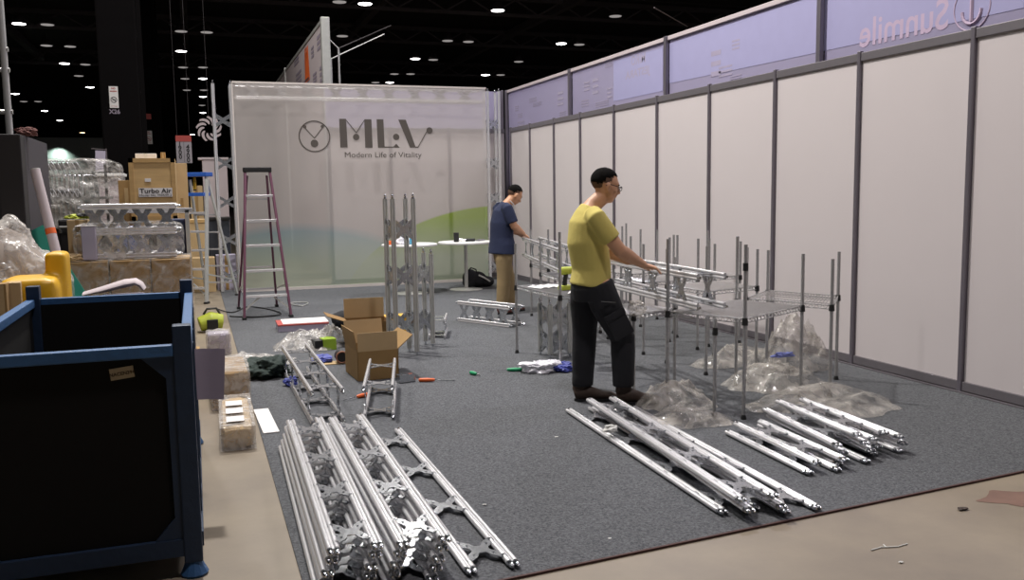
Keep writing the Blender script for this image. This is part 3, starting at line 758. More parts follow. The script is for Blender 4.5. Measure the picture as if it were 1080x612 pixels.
pg.add([(-.075+.15*i/n_, .0015+.012*math.sin(i*.5), z) for z in (.125, 0, -.125) for i in range(n_+1)], [(j*9+i, j*9+i+1, (j+1)*9+i+1, (j+1)*9+i) for j in range(2) for i in range(8)])
pgo = tag(pg.build('paper_sheet', M['violet'], None, True), 'greyish violet paper sheet taped to the right side of the blue bin', 'paper')
pgo.location = (CXR+.06, 4.55, pt.z); pgo.rotation_euler = (0, .07, .12)

# ================================================================== FLAT TRUSS FRAMES ON THE CARPET
ZC = .009
words_n = ['bottom', 'second from the bottom', 'middle', 'second from the top', 'top']
fA = flat_frame('flat aluminium truss frame, bottom of the leftmost stack near the camera', 2.06, .165, group='truss frames lying in the left stacks')
fA.location = (.487, 4.37, ZC); fA.rotation_euler = (0, 0, -.022)
for k in range(1, 5):
    dup(fA, 'flat aluminium truss frame, %s of the leftmost stack near the camera' % words_n[k], (.487+.013*k+(.004 if k % 2 else 0), 4.37-.012*(k % 3), ZC+.0385*k), (0, 0, -.022+.003*(k % 2)))
for k in range(5):
    dup(fA, 'flat aluminium truss frame, %s of the second stack from the left' % words_n[k], (.79-.022*(4-k)*.6, 4.33+.01*(k % 2), ZC+.0385*k), (0, 0, -.014+.004*(k % 2)))
fC = flat_frame('single flat truss frame leaning on the right of the left stacks', 2.2, .18, group='truss frames lying in the left stacks')
fC.location = (1.06, 4.42, ZC); fC.rotation_euler = (0, 0, -.003)
g2 = 'truss frames lying beside the man in yellow'
fR = dup(fA, 'lowest long truss frame in front of the boots, lying farthest left', (2.385, 4.55, ZC), (0, 0, -.05), g2)
dup(fA, 'long truss frame lying farthest right beside the clear bag', (2.655, 4.45, ZC), (0, 0, -.05), g2)
dup(fA, 'long truss frame lying second in the pile in front of the boots', (2.50, 4.42, ZC+.0385), (0, 0, -.1), g2)
dup(fA, 'long truss frame lying on top of the pile in front of the boots', (2.47, 4.47, ZC+.077), (0, 0, -.085), g2)
fS = flat_frame('short truss frame at the left end of the short frames, on the carpet', .82, .17, (.3, .72), group='short truss frames lying on the right')
fS.location = (3.10, 4.27, ZC); fS.rotation_euler = (0, 0, -.06)
for x, y, lv, rz, lab in ((3.36, 4.33, 0, -.1, 'short truss frame at the bottom of the middle of the short pile'), (3.66, 4.42, 0, -.08, 'short truss frame at the bottom right end of the short pile'),
                      (3.17, 4.29, 1, -.07, 'short truss frame second layer, left end of the short pile'), (3.45, 4.38, 1, -.13, 'short truss frame second layer, middle of the short pile'), (3.685, 4.42, 1, -.07, 'short truss frame second layer, right end of the short pile'),
                      (3.43, 4.40, 2, -.14, 'short truss frame third layer, middle of the short pile'), (3.67, 4.43, 2, -.08, 'short truss frame third layer, right end under the clear bag'), (3.56, 4.42, 3, -.1, 'short truss frame topmost of the short pile')):
    dup(fS, lab, (x, y, ZC+.0385*lv), (0, 0, rz))

# ================================================================== BOX TRUSSES STANDING AND LYING
def lay(name_label, a, b, S=.2, ts=(.12, .37, .63, .88), z=None, group=None, L=None):
    """lattice truss lying from a to b (floor points of its axis), resting on level z"""
    a, b = Vector(a), Vector(b); d = b-a; LL = L or d.length; yaw = math.atan2(d.y, d.x)
    zz = (ZC+.02 if z is None else z)+S/2
    t = box_truss(name_label, LL, S, ts, (a.x, a.y, zz), group=group, dull=False, plate_h=.085)
    t.rotation_mode = 'XYZ'; m = Matrix.Rotation(yaw, 4, 'Z') @ Matrix.Rotation(PI/2, 4, 'Y')
    t.rotation_euler = m.to_euler(); return t
box_truss('tallest square truss tower standing on the carpet near the cardboard boxes', 1.49, .2, (.2, .5, .79), (1.795, 8.26, ZC), (0, 0, .14))
box_truss('shorter square truss tower standing just right of the tallest one', .95, .17, (.27, .76), (2.06, 8.62, ZC), (0, 0, .2))
lay('small square truss piece lying at the foot of the shorter tower', (2.30, 8.95, 0), (2.48, 9.5, 0), .16, (.3, .7))
a, b_ = (fl(297, 368, .22)+fl(323, 365, .22))/2, (fl(330, 418, .22)+fl(362, 415, .22))/2
d_ = (b_-a).normalized(); lay('long square truss lying behind the left stacks beside the green jacket', a, b_, .2, (.13, .38, .63, .88))
a, b_ = (fl(390, 380, .22)+fl(417, 380, .22))/2, (fl(383, 411, .22)+fl(414, 411, .22))/2
lay('short square truss lying in front of the open cardboard box', a, b_, .19, (.2, .8))
lay('short square truss lying in front of the man in the navy shirt', (2.95, 10.22, 0), (3.36, 9.42, 0), .2, (.15, .38, .62, .86))
# the two trusses laid across the wire shelves
SHZ = .69
e1 = (fl(739, 290, .96)+fl(772, 287, .96))/2
T1 = lay('square truss under the hand of the man in yellow, on wire shelves', (e1.x-.02, e1.y, 0), (e1.x+.10, e1.y+1.95, 0), .2, (.14, .38, .62, .86), SHZ+.045)
T2 = lay('square truss the man in navy works on, on wire shelves', (3.42, 8.0, 0), (3.95, 10.55, 0), .2, (.1, .3, .5, .7, .9), SHZ+.045)
box_truss('small square truss standing under the wire shelf left of the man in yellow', .52, .2, (.25, .72), (3.08, 7.62, ZC), (0, 0, .1))

# ================================================================== WIRE SHELVING
def shelf_unit(label, quad, hs, z, rows=22, caps=()):
    """four chrome posts carrying one wire shelf; quad = the posts' feet in order round the shelf"""
    c = sum((Vector((q[0], q[1], 0)) for q in quad), Vector())/4
    t = thing('wire_shelf_unit', label, 'wire shelving', (c.x, c.y, ZC), 0, 'chrome wire shelf units standing along the white wall')
    P = [Vector((q[0]-c.x, q[1]-c.y, 0)) for q in quad]
    for i, (p, h) in enumerate(zip(P, hs)):
        m = MB(); m.cyl(p+Vector((0, 0, .02)), p+Vector((0, 0, h)), .0125, 10)
        k = .06
        while k < h-.02:
            m.tube([p+Vector((0, 0, k-.002)), p+Vector((0, 0, k+.002))], .0134, 10, cap=True); k += .05
        o = m.build('post', M['chrome'], t, True)
        MB().tube([p, p+Vector((0, 0, .012)), p+Vector((0, 0, .03))], [.019, .019, .013], 10).build('foot', M['rubber'], o, True)
        MB().tube([p+Vector((0, 0, z-.035)), p+Vector((0, 0, z+.012))], [.021, .018], 10).build('clamp_sleeve', M['rubber'], t, True)
        if i in caps: MB().tube([p+Vector((0, 0, h-.17)), p+Vector((0, 0, h-.12))], [.018, .018], 10).build('clamp_sleeve', M['rubber'], o, True)
    up = Vector((0, 0, 1)); m = MB()
    for i in range(4):
        a, b = P[i], P[(i+1) % 4]; d = (b-a).normalized(); out = d.cross(up)*.0
        m.cyl(a+up*(z+.005), b+up*(z+.005), .0045, 6); m.cyl(a+up*(z-.022), b+up*(z-.022), .004, 6)
        L = (b-a).length; n = max(6, int(L/.045)); pts = []
        for k in range(n*2+1): pts.append(a+d*(L*k/(n*2))+up*(z+(.005 if k % 2 else -.022)))
        m.tube(pts, .003, 4)
    m.build('edge_truss', M['chrome'], t)
    m = MB()
    for k in range(1, rows):
        f = k/rows; m.cyl(P[0].lerp(P[3], f)+up*(z+.008), P[1].lerp(P[2], f)+up*(z+.008), .003, 4)
    for f in (.2, .5, .8): m.cyl(P[0].lerp(P[1], f)+up*(z+.002), P[3].lerp(P[2], f)+up*(z+.002), .003, 5)
    m.build('wire_deck', M['wire'], t); return t
su = shelf_unit
su('wire shelf unit nearest the camera, right end of the truss, bags beneath', [(3.34, 4.97), (4.08, 5.36), (3.87, 5.87), (3.07, 5.5)], (1.15, 1.04, 1.15, 1.17), .66, 26, (0,))
su('wire shelf unit at the right end of the row, by the wall', [(4.28, 5.29), (4.71, 5.75), (4.45, 6.3), (3.99, 5.92)], (1.0, 1.01, 1.0, 1.06), .66, 26)
su('wire shelf unit right beside the forward knee of the man in yellow', [(2.97, 5.82), (3.42, 6.02), (3.26, 6.45), (2.80, 6.25)], (.62, 1.0, 1.04, .66), .6)
su('wire shelf unit second from the right against the white wall', [(3.87, 6.3), (4.45, 6.45), (4.38, 7.0), (3.83, 6.88)], (1.05, 1.0, 1.02, 1.0), .68)
su('wire shelf unit in the middle of the row behind the long truss', [(3.84, 7.33), (4.42, 7.35), (4.40, 7.85), (3.86, 7.83)], (1.02, 1.05, 1.04, 1.0), .66)
su('wire shelf unit close to the wall behind the middle one', [(4.60, 7.45), (4.98, 7.5), (4.98, 8.1), (4.60, 8.05)], (1.04, 1.0, 1.08, 1.05), .66)
su('wire shelf unit behind the hand of the man in yellow', [(4.1, 8.1), (4.7, 8.3), (4.6, 8.85), (4.02, 8.65)], (1.05, 1.04, 1.08, 1.04), .66)
su('wire shelf unit with the drill left of the man in yellow', [(2.86, 6.95), (3.33, 6.9), (3.26, 7.9), (2.80, 7.88)], (1.17, 1.0, .95, 1.03), .63)
su('wire shelf unit in front of the man in navy, under his truss', [(3.42, 8.3), (3.92, 8.25), (4.0, 9.0), (3.5, 9.05)], (1.0, 1.03, 1.05, 1.0), .63)
su('wire shelf unit at the far end of the row, nearest the banner', [(3.75, 9.45), (4.3, 9.4), (4.38, 10.15), (3.82, 10.2)], (1.08, 1.05, 1.1, 1.05), .63)
su('wire shelf unit far down the wall behind the yellow shirt', [(4.6, 9.3), (5.05, 9.3), (5.05, 10.1), (4.6, 10.1)], (1.1, 1.05, 1.1, 1.08), .66)
t = thing('shelf_post', 'single chrome shelf post with a black collar, right of the boots', 'post', (3.2, 5.1, ZC))
MB().cyl((0, 0, .02), (0, 0, .66), .0125, 10).build('tube', M['chrome'], t, True); MB().tube([(0, 0, 0), (0, 0, .03)], [.019, .014], 10).build('foot', M['rubber'], t); MB().tube([(0, 0, .55), (0, 0, .60)], [.019, .017], 10).build('clamp_sleeve', M['rubber'], t)
# things on the shelves
def drill(label, p, rz, m, k=1.):
    t = thing('cordless_drill', label, 'drill', p, rz)
    MB().loft([((-.09*k, 0, .17*k), .028*k, .03*k), ((-.07*k, 0, .17*k), .034*k, .036*k), ((.05*k, 0, .17*k), .032*k, .034*k), ((.09*k, 0, .17*k), .022*k, .024*k)], 12).build('motor_housing', m, t, True)
    MB().tube([(.09*k, 0, .17*k), (.12*k, 0, .17*k), (.145*k, 0, .17*k)], [.022*k, .018*k, .008*k], 10).build('chuck', M['black'], t, True)
    MB().loft([((-.02*k, 0, .15*k), .018*k, .024*k), ((-.035*k, 0, .08*k), .017*k, .022*k), ((-.04*k, 0, .03*k), .02*k, .026*k)], 10).build('handle', M['black'], t, True)
    MB().box((-.03*k, 0, .022*k), (.12*k, .07*k, .042*k), bev=.008).build('battery', m, t)
    return t
drill('lime green cordless drill standing on the wire shelf left of the yellow shirt', (3.08, 7.3, ZC+.642), .3, M['lime'], 1.0)
drill('orange and yellow cordless drill lying lower, beside the lime green drill', (3.2, 7.08, ZC+.642), 1.2, M['orange'], .8)
for i, (x, y, rz, lab) in enumerate(((3.0, 7.6, .3, 'white instruction sheet on the wire shelf, left of the drills'), (3.12, 7.0, -.5, 'white instruction sheet lying right of the orange drill'))):
    m = MB(); m.add([(-.15+.03*k, s*.1, .002+.01*math.sin(k)**2) for s in (-1, 1) for k in range(11)], [(k, k+1, 12+k, 11+k) for k in range(10)])
    o = tag(m.build('instruction_sheet', M['paper']), lab, 'paper'); o.location = (x, y, ZC+.644); o.rotation_euler = (0, 0, rz)

# ================================================================== TABLES, BACKPACK, HAMMER
def table(label, x, y, r, dark=False):
    t = thing('round_table', label, 'table', (x, y, ZC), 0, 'round white bistro tables')
    MB().lathe([(r-.01, .72), (r, .725), (r, .745), (r-.008, .752)], 40).build('tabletop', M['white'], t, True)
    MB().lathe([(.03, .02), (.027, .70), (.09, .715), (.09, .72)], 16).build('pedestal', M['alu_dull'], t, True)
    MB().lathe([(.26, 0), (.26, .008), (.05, .028), (.03, .03)], 32).build('base_plate', M['alu_dull'], t, True)
    return t
tb1 = aty(491, 256, 13.45); table('round white table with a hammer, left of the man in navy', tb1.x, 13.45, .43)
table('round white table behind the truss tower, left of the hammer table', 3.03, 13.3, .42)
hz = ZC+.752
t = thing('mallet', 'black rubber mallet lying on the right round table', 'mallet', (3.93, 13.35, hz+.045), .15)
MB().tube([(-.16, 0, -.04), (-.16, 0, .10)], [.04, .04], 12).build('head', M['rubber'], t, True); MB().tube([(-.16, 0, .0), (.0, 0, -.02)], .011, 8).build('shaft', M['alu'], t); MB().tube([(0, 0, -.02), (.15, 0, -.02)], .024, 8).build('grip', M['rubber'], t, True)
t = thing('pliers', 'silver pliers lying beside the mallet on the right round table', 'pliers', (4.17, 13.4, hz+.012), .4)
MB().tube([(-.1, .02, 0), (0, 0, 0), (.1, -.01, 0)], [.008, .012, .006], 6).build('handle', M['steel'], t); MB().tube([(-.1, -.025, 0), (0, 0, 0.01), (.1, .012, 0.01)], [.008, .012, .006], 6).build('handle', M['steel'], t)
tag(crumple('plastic_bag', M['bagw'], (.13, .1, .08), 3, .3, 3, 4, loc=(2.93, 13.2, hz)), 'crumpled white bag on the left round table', 'bag')
tag(MB().box((0, 0, .03), (.14, .1, .06), bev=.01).build('snack_box', M['orange'], None, False, (2.71, 13.2, hz)), 'small orange packet at the left rim of the left round table', 'packet')
tag(MB().lathe([(.03, 0), (.032, .01), (.032, .12), (.014, .15), (.014, .17)], 14).build('bottle', mat('pale_blue_plastic', '#4f9ec0', .3), None, True, (3.02, 13.1, hz)), 'small blue bottle standing on the left round table', 'bottle')
bk = thing('backpack', 'black backpack slumped on the floor behind the hammer table', 'backpack', (4.23, 13.75, ZC))
o = organic(MB().ell((-.12, 0, .14), (.13, .13, .15)).ell((.0, 0, .12), (.15, .14, .13)).ell((.14, 0, .08), (.14, .13, .09)).ell((-.14, 0, .07), (.11, .14, .07)), 'sack', M['blackfab'], bk, .014, 4)
MB().tube([(-.2, -.1, .26), (-.14, -.12, .32), (-.06, -.12, .29), (-.05, -.12, .24)], .012, 6).build('handle', M['blackfab'], bk, True)
MB().tube([(-.02, -.135, .2), (.08, -.135, .15), (.17, -.13, .09)], .014, 6).build('pale_zip_patch', M['litter'], bk, True)

# ================================================================== LADDERS
def ladder(label, rail_m, cap_m, loc, rz, H_, wb, wt, depth, nsteps, step_m, cap=(.36, .2), blue_step=None, name='step_ladder', first=.13):
    t = thing(name, label, 'ladder', loc, rz)
    d0 = depth*.42                                            # front feet at y=-d0, rear feet at depth-d0, top at 0
    for s in (-1, 1):
        MB().bar((s*wb/2, -d0, 0.02), (s*wt/2, -.03, H_-.05), .028, .07, up=(0, 1, 0), bev=.004).build('front_rail', rail_m, t)
        MB().bar((s*(wb/2-.03), depth-d0, 0.02), (s*(wt/2-.03), .05, H_-.1), .025, .05, up=(0, 1, 0), bev=.004).build('rear_rail', rail_m, t)
        MB().box((s*wb/2, -d0, .015), (.05, .1, .03), bev=.006).build('foot', M['rubber'], t); MB().box((s*(wb/2-.03), depth-d0, .015), (.045, .08, .03), bev=.006).build('foot', M['rubber'], t)
        MB().bar((s*wb/2, -d0*.78, H_*.22), (s*(wb/2-.04), (depth-d0)*.86, H_*.14), .012, .02).build('spreader', M['alu_dull'], t)
    for k in range(nsteps):
        f = first+(1-first)*k/nsteps
        y = -d0+(d0-.03)*f; w = wb+(wt-wb)*f
        m = step_m if blue_step != k else M['blue']
        MB().box((0, y+.01, f*(H_-.05)), (w-.01, .09 if blue_step != k else .2, .03 if blue_step != k else .05), bev=.004).build('step', m, t)
        yr = (depth-d0)+(.05-(depth-d0))*f; w2 = wb-.06+(wt-wb)*f
        if k < nsteps-1 or blue_step is None: MB().box((0, yr, f*(H_-.1)), (w2, .03, .022)).build('rear_rung', M['alu'], t)
    for s in (-1, 1):
        MB().bar((s*wb/2, -d0*.93, .10), (s*.06, -d0*.86, H_*.15), .02, .012, up=(0, 1, 0)).build('knee_brace', M['alu_dull'], t)
    MB().box((0, 0, H_-.03), (cap[0], cap[1], .06), bev=.01).build('top_cap', cap_m, t)
    return t
lf, lr = fl(253, 339), fl(305, 335)
ladder('plum red step ladder with silver steps in front of the banner', M['purple'], M['black'], ((lf.x+lr.x)/2+.02, (lf.y+lr.y)/2+.5, ZC), .04, 1.86, .56, .30, 1.15, 5, M['alu'], (.34, .16), first=.15)
ladder('aluminium step ladder with blue top and blue step beside the lattice tower', M['alu_dull'], M['blue'], (.06, 13.9, 0), -.5, 1.86, .56, .34, 1.0, 6, M['alu'], (.40, .2), blue_step=5, first=.12)

# ================================================================== CARTONS AND LITTER ON THE CARPET
def open_box(label, a, w, d, h, rz, flap=(.3, .3, .3, .3), m=None, angles=(60, 60, 60, 60), name='cardboard_box'):
    """opened carton; flap angles: 90 = upright, 0 = flat outward, negative hanging"""
    t = thing(name, label, 'box', a, rz); th = .006; m = m or M['card']
    b = MB(); b.b2((-w/2, -d/2, 0), (w/2, d/2, th)); b.b2((-w/2, -d/2, 0), (w/2, -d/2+th, h)); b.b2((-w/2, d/2-th, 0), (w/2, d/2, h)); b.b2((-w/2, -d/2, 0), (-w/2+th, d/2, h)); b.b2((w/2-th, -d/2, 0), (w/2, d/2, h))
    b.build('carton_body', m, t)
    for k, (L, fl_, ang) in enumerate(zip((w, d, w, d), flap, angles)):
        if fl_ <= 0: continue
        mx = Matrix.Rotation(k*PI/2, 4, 'Z') @ Matrix.Translation((0, -(d if k % 2 == 0 else w)/2+th/2, h)) @ Matrix.Rotation(-R(90-ang)+0, 4, 'X').inverted() if False else \
             Matrix.Rotation(k*PI/2, 4, 'Z') @ Matrix.Translation((0, -(d if k % 2 == 0 else w)/2+th/2, h)) @ Matrix.Rotation(R(90-ang), 4, 'X')
        MB().box((0, 0, fl_/2), (L-.01, th, fl_), mx=mx).build('flap', m if k % 2 else M['card_lt'], t)
    return t
# local Rotation X by +(90-ang) tips an upright flap (+z) towards -y, i.e. outwards
fb = fl(394, 403)
open_box('open cardboard box with raised flaps, nearer of the two', (1.34, 7.42, ZC), .34, .46, .24, .06, (.15, .17, .2, .17), angles=(92, 40, 75, 80))
open_box('open cardboard box behind the nearer one, its back flap upright', (1.60, 9.05, ZC), .42, .36, .24, -.03, (0, 0, .20, .22), M['card_in'], angles=(90, 60, 88, 20))
rb = fl(316, 349)
t = thing('flat_box', 'low white box with red edges lying left of the cardboard boxes', 'box', (1.09, 10.35, ZC), -.02)
MB().box((0, 0, .035), (.55, .42, .068), bev=.004).build('carton_body', M['lav'], t); MB().box((0, 0, .074), (.555, .425, .014)).build('red_edge', M['red'], t); MB().box((.03, .01, .084), (.50, .40, .010)).build('white_lid', M['paper'], t)
tg = fl(358, 350)
t = thing('tool_bag', 'black tool bag with orange trim behind the boxes', 'tool bag', (1.62, 10.2, ZC), .1)
organic(MB().loft([((-.2, 0, .08), .11, .08), ((-.1, 0, .1), .13, .1), ((.12, 0, .1), .13, .1), ((.2, 0, .07), .1, .07)], 14), 'bag_body', M['blackfab'], t, .014, 3)
MB().tube([(-.06, -.05, .19), (0, -.06, .215), (.1, -.05, .215), (.14, -.02, .19)], .016, 6).build('orange_handle', M['orange'], t, True)
lb = fl(345, 372)
t = thing('tool_carton', 'small black and lime carton left of the open cardboard box', 'box', (lb.x, lb.y+.15, ZC), .12)
MB().box((.03, 0, .055), (.13, .16, .11), bev=.003).build('lime_print', M['limepack'], t); MB().box((-.075, 0, .05), (.08, .15, .10), bev=.003).build('black_end', M['black'], t)
bb = fl(352, 385)
tag(MB().box((0, 0, .004), (.26, .14, .007)).build('cardboard_sheet', M['card_lt'], None, False, (bb.x+.02, bb.y+.03, ZC)), 'flat scrap of cardboard under the blue packet', 'cardboard')
t = thing('tape_roll', 'dark roll with a copper rim lying on the cardboard scrap', 'roll', (bb.x+.07, bb.y-.0, ZC+.062))
MB().tube([(0, -.04, 0), (0, .08, 0)], .052, 20).build('core', M['black'], t, True)
MB().tube([(.05*math.cos(2*PI*k/20), -.042, .05*math.sin(2*PI*k/20)) for k in range(20)], .007, 6, closed=True).build('copper_rim', mat('copper_rim', '#9a6a50', .5), t, True)
tag(crumple('plastic_packet', M['bluebag'], (.1, .08, .05), 5, .25, 3, 4, loc=(bb.x-.09, bb.y+.1, ZC)), 'crumpled blue printed packet beside the copper rimmed roll', 'packet')
wb_ = fl(325, 360)
tag(drape('plastic_wrap', M['film'], (.36, .26, .2), 8, loc=(1.0, 9.0, ZC)), 'crumpled clear wrap lying in front of the low white box', 'plastic wrap')
tag(drape('plastic_wrap', M['film'], (.18, .15, .2), 9, loc=(1.27, 9.25, ZC)), 'small knot of clear wrap behind the lime carton', 'plastic wrap')
def yellow_box(label, p, rz):
    t = thing('tool_box', label, 'box', p, rz); MB().box((0, 0, .1), (.28, .2, .2), bev=.01).build('carton_body', M['yellow'], t); MB().box((.0, -.102, .11), (.12, .004, .1)).build('white_label', M['paper'], t)
yellow_box('yellow printed carton standing behind the truss tower', (1.98, 9.55, ZC), .1)
br = fl(428, 404)
t = thing('metal_bracket', 'silver channel bracket lying beside the orange screwdriver', 'bracket', (br.x, br.y, ZC), .2)
m = MB(); m.b2((-.07, -.035, 0), (.07, .035, .004)).b2((-.07, -.035, 0), (.07, -.031, .065)).b2((-.07, .031, 0), (.07, .035, .065)).b2((-.07, -.035, .0), (-.066, .035, .065)); m.build('channel', M['plate'], t)
def screwdriver(label, px, py, ang, m, L=.1, sh=.13):
    p = fl(px, py); t = thing('screwdriver', label, 'screwdriver', (p.x, p.y, ZC+.016), ang)
    MB().tube([(-L*.6, 0, 0), (-L*.55, 0, 0), (-L*.1, 0, 0), (L*.3, 0, 0), (L*.4, 0, 0)], [.008, .015, .016, .013, .008], 10).build('handle', m, t, True)
    MB().tube([(L*.4, 0, 0), (L*.4+sh, 0, -.008)], .0035, 6).build('shaft', M['steel'], t)
screwdriver('orange handled screwdriver lying right of the bracket', 452, 404, -.35, M['orange'], .13, .16)
screwdriver('orange handled screwdriver behind the short lying truss', 381, 421, 3.6, M['orange'], .1, .12)
screwdriver('green handled screwdriver lying left of the crumpled blue bag', 541, 393, 2.8, M['green'], .13, .14)
screwdriver('green handled screwdriver on the bare carpet left of the first one', 500, 397, -1.2, M['green'], .08, .05)
screwdriver('green handled screwdriver far back near the banner foot', 379, 319, .2, M['green'], .16, .1)
# bags
cb = fl(578, 394)
tag(crumple('carrier_bag', M['bagw'], (.17, .11, .065), 12, .35, 2.6, 5, loc=(cb.x-.03, cb.y+.05, ZC)), 'crumpled white carrier bag on the carpet behind the boots', 'bag')
tag(crumple('carrier_bag', M['bluebag'], (.09, .08, .055), 13, .3, 3, 4, loc=(cb.x+.14, cb.y+.0, ZC)), 'blue printed end of plastic beside the white carrier bag', 'bag')
def bagat(name, label, px, py, size, seed, m=None, amp=.38, z=0, lobes=1.):
    p = fl(px, py); o = drape(name, m or M['bag'], size, seed, loc=(p.x, p.y, ZC+z), lean=lobes-1); tag(o, label, 'plastic bag', 'clear plastic bags lying by the shelves'); return o
bagat('poly_bag', 'crumpled clear bag at the toe of the boots', 712, 428, (.26, .24, .20), 21)
bagat('poly_bag', 'flattened clear bag lying over the long frames', 722, 446, (.32, .22, .10), 22)
bagat('poly_bag', 'clear bag spreading over the short truss frames on the right', 868, 428, (.50, .40, .15), 23)
bagat('poly_bag', 'clear bag with blue print under the wire shelf', 815, 408, (.42, .30, .2), 24)
bagat('poly_bag', 'tall clear bag leaning at the foot of the white wall', 838, 388, (.32, .26, .48), 25)
bagat('poly_bag', 'clear bag lying farthest left along the white wall', 785, 384, (.44, .26, .2), 26)
bagat('poly_bag', 'tiny scrap of clear plastic between the two right piles', 870, 492, (.045, .03, .015), 27)
tag(crumple('printed_strip', mat('blue_film_print', '#6f78b4', .5), (.11, .03, .03), 31, .3, 3, 4, loc=fl(852, 396)+Vector((-.15, .12, .14))), 'blue printed strip on the clear bags under the shelf', 'strip')
pp_ = fl(652, 466)
tag(crumple('paper_scrap', M['litter'], (.05, .035, .03), 33, .3, 3, 4, loc=(pp_.x-.04, pp_.y+.02, .06)), 'crumpled white scrap on the left frames before the boots', 'scrap')
k_ = crumple('plastic_pouch', M['bag'], (.07, .05, .06), 35, .25, 3, 4, flat=False, loc=(2.95, 5.72, .68)); tag(k_, 'small clear pouch hanging under the truss by the knee', 'pouch')
# jacket on the carpet
j = fl(280, 398)
tag(crumple('jacket', M['darkgreen'], (.2, .26, .10), 41, .4, 2.4, 5, loc=(j.x+.0, j.y+.05, ZC)), 'dark green jacket dropped in a heap beside the wrapped boxes', 'jacket')
bgp = fl(307, 408)
tag(crumple('plastic_packet', M['bluebag'], (.05, .07, .05), 42, .3, 3, 4, loc=(bgp.x, bgp.y, ZC)), 'small blue packet between the jacket and the lying truss', 'packet')
# wrapped parcels along the left edge of the carpet
def wrapped(name, label, c, dims, rz=0., m=None, labels=0, bev=.03, loose=.012, seed=0, film=None, cat='parcel', group=None):
    t = thing(name, label, cat, c, rz, group); w, d, h = dims
    MB().box((0, 0, h/2), dims, bev=bev).build('carton_body', m or M['card'], t, True)
    b = bmesh.new(); bmesh.ops.create_cube(b, size=1); bmesh.ops.subdivide_edges(b, edges=b.edges[:], cuts=9, use_grid_fill=True)
    for v in b.verts:
        p = Vector((v.co.x*(w+.016), v.co.y*(d+.016), v.co.z*(h+.012))); nn = p.normalized()
        p += nn*(loose*(abs(noise.noise(p*9+Vector((seed, seed, 0))))*2)); p.z = max(p.z+h/2+.004, .003); v.co = p
    me = bpy.data.meshes.new('stretch_wrap'); b.to_mesh(me); b.free(); me.materials.append(film or M['film'])
    o = bpy.data.objects.new('stretch_wrap', me); COL.objects.link(o); o.parent = t
    for k in range(labels):
        MB().box((-.01, -d*.32+d*.24*k, h+.020), (w*.55, d*.15, .002)).build('white_label', M['paper'], t)
    return t
wrapped('wrapped_parcel', 'long wrapped parcel with three white labels by the blue bin', (.19, 5.98, 0), (.19, .92, .135), -.02, M['card_lt'], 3, .06, .004, 1)
wrapped('wrapped_parcel', 'taller wrapped brown box behind the labelled parcel', (.185, 6.98, 0), (.25, .7, .26), 0, M['card'], 0, .02, .012, 2)
wrapped('wrapped_parcel', 'small wrapped box behind the taller wrapped brown box', (.16, 9.1, 0), (.2, .3, .2), 0, M['lav'], 0, .02, .012, 3)
wsh = fl(283, 440)
o = tag(MB().box((0, 0, .004), (.10, .68, .006)).build('white_board', M['paper'], None, False, (.385, 6.15, ZC)), 'blank white board strip lying beside the labelled parcel', 'board'); o.rotation_euler = (0, 0, .03)
tag(drape('plastic_wrap', M['film'], (.34, .3, .12), 44, loc=(.43, 8.35, ZC)), 'torn clear wrap on the carpet edge behind the wrapped boxes', 'plastic wrap')
gb = fl(222, 335)
t = thing('tool_case', 'lime and black tool case on the floor behind the blue bin', 'tool case', (.12, 10.6, 0), .1)
organic(MB().loft([((-.13, 0, .09), .1, .08), ((0, 0, .12), .12, .11), ((.12, 0, .1), .1, .09)], 14), 'case_body', M['lime'], t, .012, 3)
MB().box((0, -.1, .09), (.12, .05, .12), bev=.012).build('black_panel', M['black'], t); MB().tube([(-.08, 0, .2), (-.04, 0, .26), (.06, 0, .26), (.1, 0, .19)], .014, 6).build('handle', M['black'], t, True)
def cable(label, pts, r, m):
    P = []; pts = [fl(*p) for p in pts]
    for i in range(len(pts)-1):
        for k in range(8):
            f = k/8; p0 = pts[max(i-1, 0)]; p1 = pts[i]; p2 = pts[i+1]; p3 = pts[min(i+2, len(pts)-1)]
            P.append(.5*((2*p1)+(p2-p0)*f+(2*p0-5*p1+4*p2-p3)*f*f+(3*p1-p0-3*p2+p3)*f**3)+Vector((0, 0, ZC+r)))
    tag(MB().tube(P, r, 6).build('power_cable', m, None, True), label, 'cable')
cable('black cable looping on the floor under the plum ladder', [(228, 327), (245, 331), (262, 325), (285, 328), (296, 333), (270, 336), (240, 335)], .008, M['rubber'])
cable('pale cable loop lying right of the plum ladder', [(306, 321), (318, 320), (325, 321), (318, 324), (306, 322)], .008, M['alu_dull'])
# floor specks
for i, (px, py, s, m, lab) in enumerate(((1015, 538, .03, M['boot'], 'small brown leaf scrap on the concrete, right of the carpet edge'), (950, 594, .012, M['litter'], 'white speck on the concrete near the bottom edge'), (642, 570, .02, M['litter'], 'pale scrap on the concrete just before the carpet edge'), (511, 535, .012, M['litter'], 'white crumb on the carpet right of the left stacks'), (587, 463, .014, M['litter'], 'white crumb on the carpet left of the long frames'))):
    p = fl(px, py); tag(crumple('litter_scrap', m, (s, s*.6, s*.25), 50+i, .3, 3, 3, loc=(p.x, p.y, ZC if i > 2 else .001)), lab, 'litter')
p = fl(937, 578); o = tag(MB().tube([(-.09, 0, .003), (-.03, .01, .003), (.0, .0, .003), (.04, -.01, .003), (.1, .0, .003)], .003, 5).tube([(-.01, 0, .003), (.0, .03, .003)], .003, 5).build('string', M['litter'], None, False, (p.x, p.y, 0)), 'loose white thread lying on the bare concrete', 'thread')

